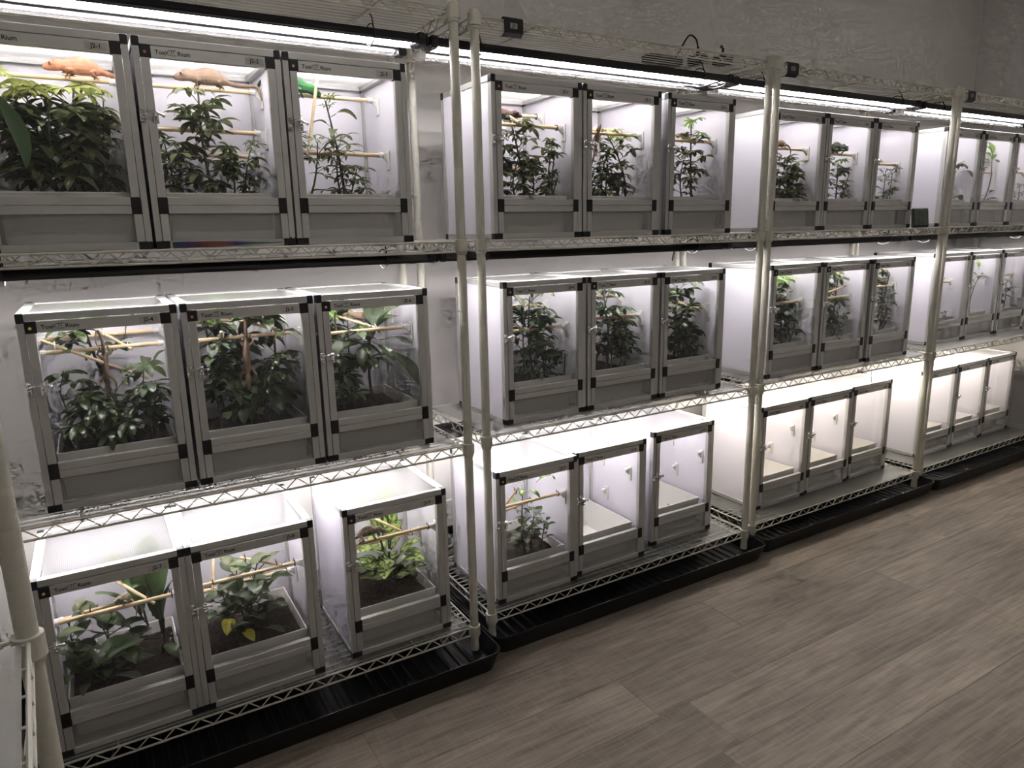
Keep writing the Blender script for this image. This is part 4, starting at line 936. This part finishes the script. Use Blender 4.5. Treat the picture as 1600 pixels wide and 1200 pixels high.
def chameleon(name, label, skin, key, x, yf, z, yaw, scale, tail='curl', pitch=0., roll=0., legs=None, arch=0., slim=1.):
    """local frame: x towards the snout, z up, the perch runs along x under the feet"""
    a = MB(); seg = 14
    def bend(p):                                   # arching the back
        return (p[0], p[1], p[2] + arch * (1 - (p[0] / .07) ** 2))
    o = 0; vs = []; fs = []
    n = len(BODY)
    # smooth the profile
    prof = []
    for i in range(n - 1):
        p0, p1, p2, p3 = BODY[max(i - 1, 0)], BODY[i], BODY[i + 1], BODY[min(i + 2, n - 1)]
        for s in (0, .34, .67):
            prof.append([.5 * (2 * p1[k] + (p2[k] - p0[k]) * s + (2 * p0[k] - 5 * p1[k] + 4 * p2[k] - p3[k]) * s * s + (3 * p1[k] - p0[k] - 3 * p2[k] + p3[k]) * s ** 3) for k in range(4)])
    prof.append(list(BODY[-1]))
    for (px, pz, w, h) in prof:
        for k in range(seg):
            t = 2 * PI * k / seg; c, s_ = math.cos(t), math.sin(t)
            yy = w * c * (1 - .22 * max(0, s_)); zz = h * s_
            vs.append(bend((px, yy, pz + zz)))
    m = len(prof)
    for i in range(m - 1):
        for k in range(seg): fs.append((i * seg + k, i * seg + (k + 1) % seg, (i + 1) * seg + (k + 1) % seg, (i + 1) * seg + k))
    fs.append(tuple(range(seg))); fs.append(tuple((m - 1) * seg + k for k in range(seg))[::-1])
    a.add(vs, fs)
    tl = [Vector(bend(p)) for p in TAILS[tail]]; tl = [Vector(bend((-.034, 0, .016)))] + tl
    fine = []
    for i in range(len(tl) - 1):
        p0, p1, p2, p3 = tl[max(i - 1, 0)], tl[i], tl[i + 1], tl[min(i + 2, len(tl) - 1)]
        for s in (0, .25, .5, .75): fine.append(.5 * (2 * p1 + (p2 - p0) * s + (2 * p0 - 5 * p1 + 4 * p2 - p3) * s * s + (3 * p1 - p0 - 3 * p2 + p3) * s ** 3))
    fine.append(tl[-1]); L_ = len(fine)
    a.tube(fine, [.0062 * (1 - i / (L_ - 1)) ** .8 + .0013 for i in range(L_)], 8)
    for lg in (legs or LEGS):
        p, q, r = [Vector(bend(v)) if i == 0 else Vector(v) for i, v in enumerate(lg)]
        a.tube([p, p.lerp(q, .5), q], [.0052, .0043, .0034], 8); a.tube([q, q.lerp(r, .5), r], [.0034, .0028, .0025], 8); a.ball(tuple(q), .0034, seg=8, rings=5)
        a.ball(tuple(r), .0032, seg=8, rings=5)
        f = 1 if r.y >= 0 else -1
        a.tube([r, r + Vector((.004, -f * .003, -.002)), r + Vector((.005, -f * .006, -.005))], [.0022, .0019, .0014], 6)
        a.tube([r, r + Vector((-.004, f * .001, -.003)), r + Vector((-.005, f * .000, -.007))], [.0022, .0019, .0014], 6)
    for s in (-1, 1): a.ball(bend((.061, s * .0078, .0250)), .0046, seg=10, rings=6)
    me = a.mesh(name, skin, True)
    ob = bpy.data.objects.new(name, me); COL.objects.link(ob)
    rm = ob.modifiers.new('fuse', 'REMESH'); rm.mode = 'VOXEL'; rm.voxel_size = .0012; rm.use_smooth_shade = True
    sm = ob.modifiers.new('soften', 'SMOOTH'); sm.iterations = 3; sm.factor = .5
    hw, hd = EW / 2, ED / 2
    CHAM.append((ob, name, f'{label} in the {where(key)}', Vector(ENC[key].location) + Vector((x - hw, yf - hd, z)), (roll, -pitch, yaw), scale, bend, slim))
EYE = None
def finish_chameleons():
    dg = bpy.context.evaluated_depsgraph_get(); dg.update()
    e = MB(); e.ball((0, 0, 0), .0022, seg=8, rings=5); eye = e.mesh('eye', 'eye', True)
    for ob, name, label, loc, rot, sc, bend, slim in CHAM:
        me = bpy.data.meshes.new_from_object(ob.evaluated_get(dg)); old = ob.data
        ob.modifiers.clear(); ob.data = me; bpy.data.meshes.remove(old)
        me.polygons.foreach_set('use_smooth', [True] * len(me.polygons))
        ob.location = loc; ob.rotation_euler = rot; ob.scale = (sc, sc * slim, sc * slim); ob.name = name
        tag(ob, label, 'chameleon', 'chameleons')
        for s in (-1, 1):
            p = bend((.0625, s * .0108, .0252)); inst('eye', eye, ob, p)
R0 = .0053
chameleon('chameleon', 'pink-orange chameleon on the upper perch', 'skin_pink', 'At1', .222, .200, .385 + R0, PI, .98, 'curl')
chameleon('chameleon', 'tan chameleon with lowered tail', 'skin_tan', 'At2', .178, .200, .385 + R0, PI, 1.02, 'drape')
chameleon('chameleon', 'bright green chameleon peeking past the latch', 'skin_green', 'At3', .060, .185, .387 + R0, D2(-6), 1.0, 'over', pitch=-.28)
chameleon('chameleon', 'beige chameleon hanging head-down', 'skin_beige', 'Am1', .153, .192, .284, D2(95), 1.0, 'loop', pitch=-1.40, legs=HANG, slim=.72)
chameleon('chameleon', 'brown chameleon hanging head-down', 'skin_brown', 'Am2', .160, .122, .285, D2(250), 1.12, 'long', pitch=-1.38, legs=HANG, slim=.70)
chameleon('chameleon', 'small beige chameleon on a twig', 'skin_beige', 'Am3', .170, .190, .345, D2(170), .62, 'down', pitch=.35, arch=.006)
chameleon('chameleon', 'small speckled chameleon on the perch', 'skin_grey', 'Ab1', .172, .085, .297 + R0, D2(-120), .62, 'down', pitch=.4)
chameleon('chameleon', 'arched speckled chameleon on the perch', 'skin_grey', 'Ab3', .088, .065, .311 + R0, D2(0), .76, 'down', arch=.012)
chameleon('chameleon', 'dark red and green chameleon', 'skin_red', 'Bt1', .120, .150, .345 + R0, D2(-28), .80, 'over')
chameleon('chameleon', 'brown chameleon hanging by its tail', 'skin_brown', 'Bt2', .120, .080, .292, D2(-60), .72, 'long', pitch=1.30, legs=HANG, slim=.75)
chameleon('chameleon', 'small brown chameleon with hanging tail', 'skin_brown', 'Ct1', .140, .075, .315 + R0, D2(170), .62, 'down')
chameleon('chameleon', 'dark green chameleon', 'skin_dark', 'Ct2', .170, .075, .305 + R0, D2(0), 1.02, 'drape')
finish_chameleons()

# ---------------------------------------------------------------- things on and around the racks
def shelf_tag(x, y, text, label):
    t = thing('shelf_tag', label, 'tag', (x, y, LEV[3] - .026), group='black shelf tags')
    a = MB(); w, h = .060, .040
    pf = [(.012, .024), (-.004, .028), (-.010, .024), (-.010, -.012), (.002, -.020), (.012, -.018), (.012, -.0165), (.002, -.0185), (-.0088, -.0115), (-.0088, .0235), (-.0035, .0265), (.012, .0225)]
    n = len(pf); a.add([(0, p, z) for p, z in pf] + [(w, p, z) for p, z in pf], [(k, (k + 1) % n, n + (k + 1) % n, n + k) for k in range(n)] + [tuple(range(n))[::-1], tuple(range(n, 2 * n))])
    a.obj('holder', 'black', t)
    a = MB(); a.box(.019, -.0106, -.001, .041, -.0101, .013); c = a.obj('card', 'greypaper', t); inst('lettering', TEXT[(text, .013)], c, (.030, -.0108, .006), (PI / 2, 0, 0))
shelf_tag(.163, 0., 'J3', 'black tag holder marked J3 on the second rack top rail')
shelf_tag(1.325, .0143, 'J4', 'black tag holder on the third rack top rail')
shelf_tag(2.535, .026, 'J5', 'black tag holder on the farthest rack top rail')

def gauge():
    t = thing('climate_gauge', 'black digital climate gauge standing on the third rack shelf', 'gauge', (2.300, .030, LEV[2] - .0032), D2(-14))
    a = MB(); a.box(-.046, 0, 0, .046, .014, .086, bev=.006); c = a.obj('case', 'black', t, rot=(D2(-8), 0, 0))
    a = MB(); a.box(-.037, -.0006, .010, .037, .0002, .077); d = a.obj('display', 'lcd', c)
    a = MB()
    segs = {'t': (0, 1, .5, 1), 'm': (0, .5, .5, .5), 'b': (0, 0, .5, 0), 'tl': (0, .5, 0, 1), 'bl': (0, 0, 0, .5), 'tr': (.5, .5, .5, 1), 'br': (.5, 0, .5, .5)}
    digs = {'7': ('t', 'tr', 'br'), '4': ('tl', 'm', 'tr', 'br'), '5': ('t', 'tl', 'm', 'br', 'b'), '1': ('tr', 'br')}
    for rowz, txt in ((.044, '74'), (.014, '51')):
        for i, ch in enumerate(txt):
            for sg in digs[ch]:
                x0, z0, x1, z1 = segs[sg]; s = .019; ox = -.017 + i * .018
                a.box(ox + x0 * s - .0011, -.0010, rowz + z0 * s - .0011, ox + x1 * s + .0011, -.0007, rowz + z1 * s + .0011)
    a.obj('digits', 'lcdink', c)
    a = MB(); a.box(-.012, .012, 0, .012, .045, .004, bev=.001); a.obj('foot', 'black', t)
gauge()

def tongs():
    t = thing('feeding_tongs', 'rainbow metal feeding tongs lying on the nearest rack top shelf', 'tongs', (-.706, -.004, LEV[2] + .0012))
    for s in (-1, 1):
        a = MB(); n = 16; vs = []
        for i in range(n + 1):
            f = i / n; x = .240 * f; hz = .0065 * (1 if f < .35 else max(.16, 1 - (f - .35) * 1.5)); y = s * (.0012 + .010 * math.sin(PI * f * .9) * (1 if f < .95 else 1))
            for yy, zz in ((y - .0008, -hz), (y + .0008, -hz), (y + .0008, hz), (y - .0008, hz)): vs.append((x, yy, zz + .0035))
        fs = []
        for i in range(n):
            for k in range(4): fs.append((i * 4 + k, i * 4 + (k + 1) % 4, i * 4 + 4 + (k + 1) % 4, i * 4 + 4 + k))
        fs += [(3, 2, 1, 0), tuple(n * 4 + k for k in range(4))]
        a.add(vs, fs); a.obj('blade', 'rainbow', t)
tongs()
def clips():
    t = thing('black_clips', 'pair of slim black plastic ties standing in the shelf beside the tongs', 'clips', (-.462, -.010, LEV[2] - .004))
    for i in (0, 1):
        a = MB(); a.tube([(i * .010, 0, 0), (i * .010 + .012, 0, .012), (i * .010 + .017, 0, .021)], .0016, 6); a.obj('tie', 'black', t)
clips()

# plug adapters and cords lying on top of the second rack
def adapter(x, y, label, cord):
    t = thing('power_adapter', label, 'adapter', (x, y, LEV[3] - .0045), D2(8), group='power adapters')
    a = MB(); a.box(-.022, -.030, 0, .022, .030, .030, bev=.003); a.obj('body', 'black', t)
    a = MB(); a.tube([(0, 0, .028), (0, 0, .040)], .007, 8); a.tube([(0, 0, .036), (0, 0, .056)], .0045, 8); a.obj('plug', 'black', t)
    a = MB(); a.tube(cord, .0028, 6); a.obj('cord', 'black', t, smooth=True)
def curve(pts, n=6):
    P = [Vector(p) for p in pts]; out = []
    for i in range(len(P) - 1):
        p0, p1, p2, p3 = P[max(i - 1, 0)], P[i], P[i + 1], P[min(i + 2, len(P) - 1)]
        for k in range(n):
            s = k / n; out.append(.5 * (2 * p1 + (p2 - p0) * s + (2 * p0 - 5 * p1 + 4 * p2 - p3) * s * s + (3 * p1 - p0 - 3 * p2 + p3) * s ** 3))
    out.append(P[-1]); return out
adapter(1.045, .16, 'black plug adapter with an arching cord on top of the second rack', curve([(0, 0, .054), (-.012, .002, .082), (-.045, .004, .088), (-.080, .006, .050), (-.110, .01, .010), (-.125, .03, .004)]))
adapter(1.135, .13, 'black plug adapter with upright plug near the second rack end', curve([(0, 0, .054), (.006, .01, .066), (.012, .02, .062)]))
def strip():
    t = thing('power_strip', 'black power strip lying on top of the second rack', 'power strip', (.955, .22, LEV[3] - .0045), D2(4), )
    a = MB(); a.box(-.10, -.025, 0, .06, .025, .026, bev=.004); a.obj('body', 'black', t)
    a = MB()
    for i in range(4): a.box(-.085 + i * .036, -.016, .0255, -.061 + i * .036, .016, .028, bev=.001)
    a.obj('sockets', 'tray', t)
strip()
def dangling(pts, label, r=.0026, name='extension_cord'):
    a = MB(); a.tube(curve(pts), r, 6); tag(a.obj(name, 'black', smooth=True), label, 'cord', 'lamp cords')
zt = LEV[3] - .06
for i, (dx, dz) in enumerate(((0, 0), (.03, .012), (.05, -.004))):
    dangling([(1.145 + .0 * i, .11, zt), (1.10 - dx, .085 - .01 * i, zt - .022 - dz), (1.03 - dx, .075, zt - .040 - dz * .5), (.985 - dx, .10, zt - .034), (.965 - dx, .16, zt - .01)],
             ('black lamp cord looping under the second rack end', 'black lamp cord looping lowest under the second rack end', 'third black lamp cord looping under the second rack end')[i])
for nm, xa, xb, y in (('nearest and second rack', LAMP_X['A'] + LL + .03, LAMP_X['B'] - .03, .10), ('second and third rack', LAMP_X['B'] + LL + .03, LAMP_X['C'] - .03, .115), ('third and farthest rack', LAMP_X['C'] + LL + .03, LAMP_X['D'] - .03, .13)):
    for zz, lv in ((LEV[3] - .06, 'top'), (LEV[2] - .05, 'middle')):
        dangling([(xa - .004, y, zz + .001), (xa + (xb - xa) * .3, y - .012, zz + (.018 if lv == 'top' else -.002)), (xa + (xb - xa) * .7, y - .014, zz - .010), (xb + .004, y, zz + .001)], f'short black link cord between the {lv}-row lamps of {nm}', .0034, 'link_cord')
dangling([(.98, .17, 1.20), (.985, .19, 1.17), (.992, .2, 1.15), (1.0, .2, 1.165), (1.0, .2, 1.20)], 'coiled black cord hanging behind the second rack middle row', .003)

def wall_strip():
    t = thing('outlet_strip', 'white outlet strip with black plug on the wall between the two nearest racks', 'outlet', (.225, WALL_Y - .001, .10))
    a = MB(); a.box(-.022, -.024, -.06, .022, 0, .14, bev=.003); a.obj('body', 'hook', t)
    a = MB(); a.box(-.014, -.040, .005, .014, -.0235, .035, bev=.003); a.obj('plug', 'black', t)
    a = MB()
    for z in (.06, .09, .12): a.box(-.010, -.0255, z - .008, .010, -.0235, z + .008, bev=.001)
    a.obj('sockets', 'trim', t)
wall_strip()
def loose_stick():
    t = tag(rod('wooden_stick', ENC['Bb3'].location + Vector((.016, -.055, .022)), ENC['Bb3'].location + Vector((.010, -.075, .105)), .004, None), 'short wooden stick leaning in the empty tub by the second rack end', 'stick')
loose_stick()
dangling([(2.075, .06, .640), (2.076, .058, .60), (2.078, .056, .56)], 'thin dark thread hanging under the third rack middle shelf', .0011, 'hanging_thread')

# soil crumbs spilled on the shelves
def crumbs(k, z, x0, x1, n, yc, label, seed):
    rnd = random.Random(seed); a = MB()
    for i in range(n):
        x = rnd.uniform(x0, x1); y = yc + rnd.gauss(0, .010); r = rnd.uniform(.0006, .0019)
        a.ball((x, y, z + r * .6), r, seg=5, rings=3, sc=(rnd.uniform(.7, 1.6), 1, .7))
    tag(a.obj('soil_crumbs', 'soil'), label, 'soil', kind='stuff')
crumbs('A', LEV[1] - .0034, -1.0, -.15, 260, .018, 'loose dark soil crumbs along the nearest rack middle shelf', 5)
crumbs('B', LEV[1] - .0034, .25, 1.15, 120, .045, 'loose dark soil crumbs along the second rack middle shelf', 6)

# ---------------------------------------------------------------- rack at the near left, with an overhanging plant
NW, ND, NA = .36, .86, D2(3.7)
NP = post_mesh(1.62); NSH = shelf_meshes(NW, ND)
NO = Vector((-.995, -.790, 0)) - Matrix.Rotation(NA, 3, 'Z') @ Vector((NW, ND, 0))
rack('wire_rack', NO.x, NO.y, 'white wire rack close by at the lower left picture edge', (.12, .800, 1.62), NP, NSH, NW, ND, 0., 15, NA)
a = MB(); a.box(.024, .018, -.0012, NW - .006, ND - .018, 0)
tag(a.obj('shelf_liner', 'linerthick', None, (NO.x, NO.y, .7968), (0, 0, NA)), 'frosted plastic liner on the close rack at the lower left', 'shelf liner', 'shelf liners')
def near_plant():
    px, py = -1.165, -.93
    t = thing('potted_plant', 'potted plant on the close rack with one leaf entering at left', 'plant', (px, py, .7975))
    a = MB(); a.lathe([(.050, 0), (.064, .10), (.070, .102), (.070, .118), (.064, .118), (.060, .10), (.02, .098)], 20); a.obj('pot', 'trim', t, smooth=True)
    a = MB(); a.lathe([(.060, .094), (.04, .099), (.01, .101)], 16); a.obj('soil', 'soil', t)
    tip = Vector((-.962, -.800, 1.447)) - Vector((px, py, .7975))
    path = [Vector((0, 0, .09)), Vector((.01, .01, .30)), Vector((.04, .03, .48)), Vector((.10, .07, .60)), tip]
    a = MB(); a.tube(curve(path), [.005 - .003 * i / 24 for i in range(25)], 7); a.obj('stem', 'stem', t, smooth=True)
    a = MB(); a.att = []
    blade(a, (0, 0, 0), 0, .112, .062, -.75, .85, rows=12, fold=.16)
    me = a.mesh('leaf', 'nearleaf', True)
    inst('leaf', me, t, tip, (0, .0, D2(-14)))
    rnd = random.Random(3)
    for i in range(6):
        q = path[1].lerp(path[2], i / 5); me2, _ = leaf_mesh('drop', i % 5, 'rubber'); inst('leaf', me2, t, q, (0, -.3, D2(100 + i * 37)), (.8, .8, .8))
M['nearleaf'] = mat_leaf('near_leaf', (.022, .055, .012), (.040, .085, .018), .75)
near_plant()
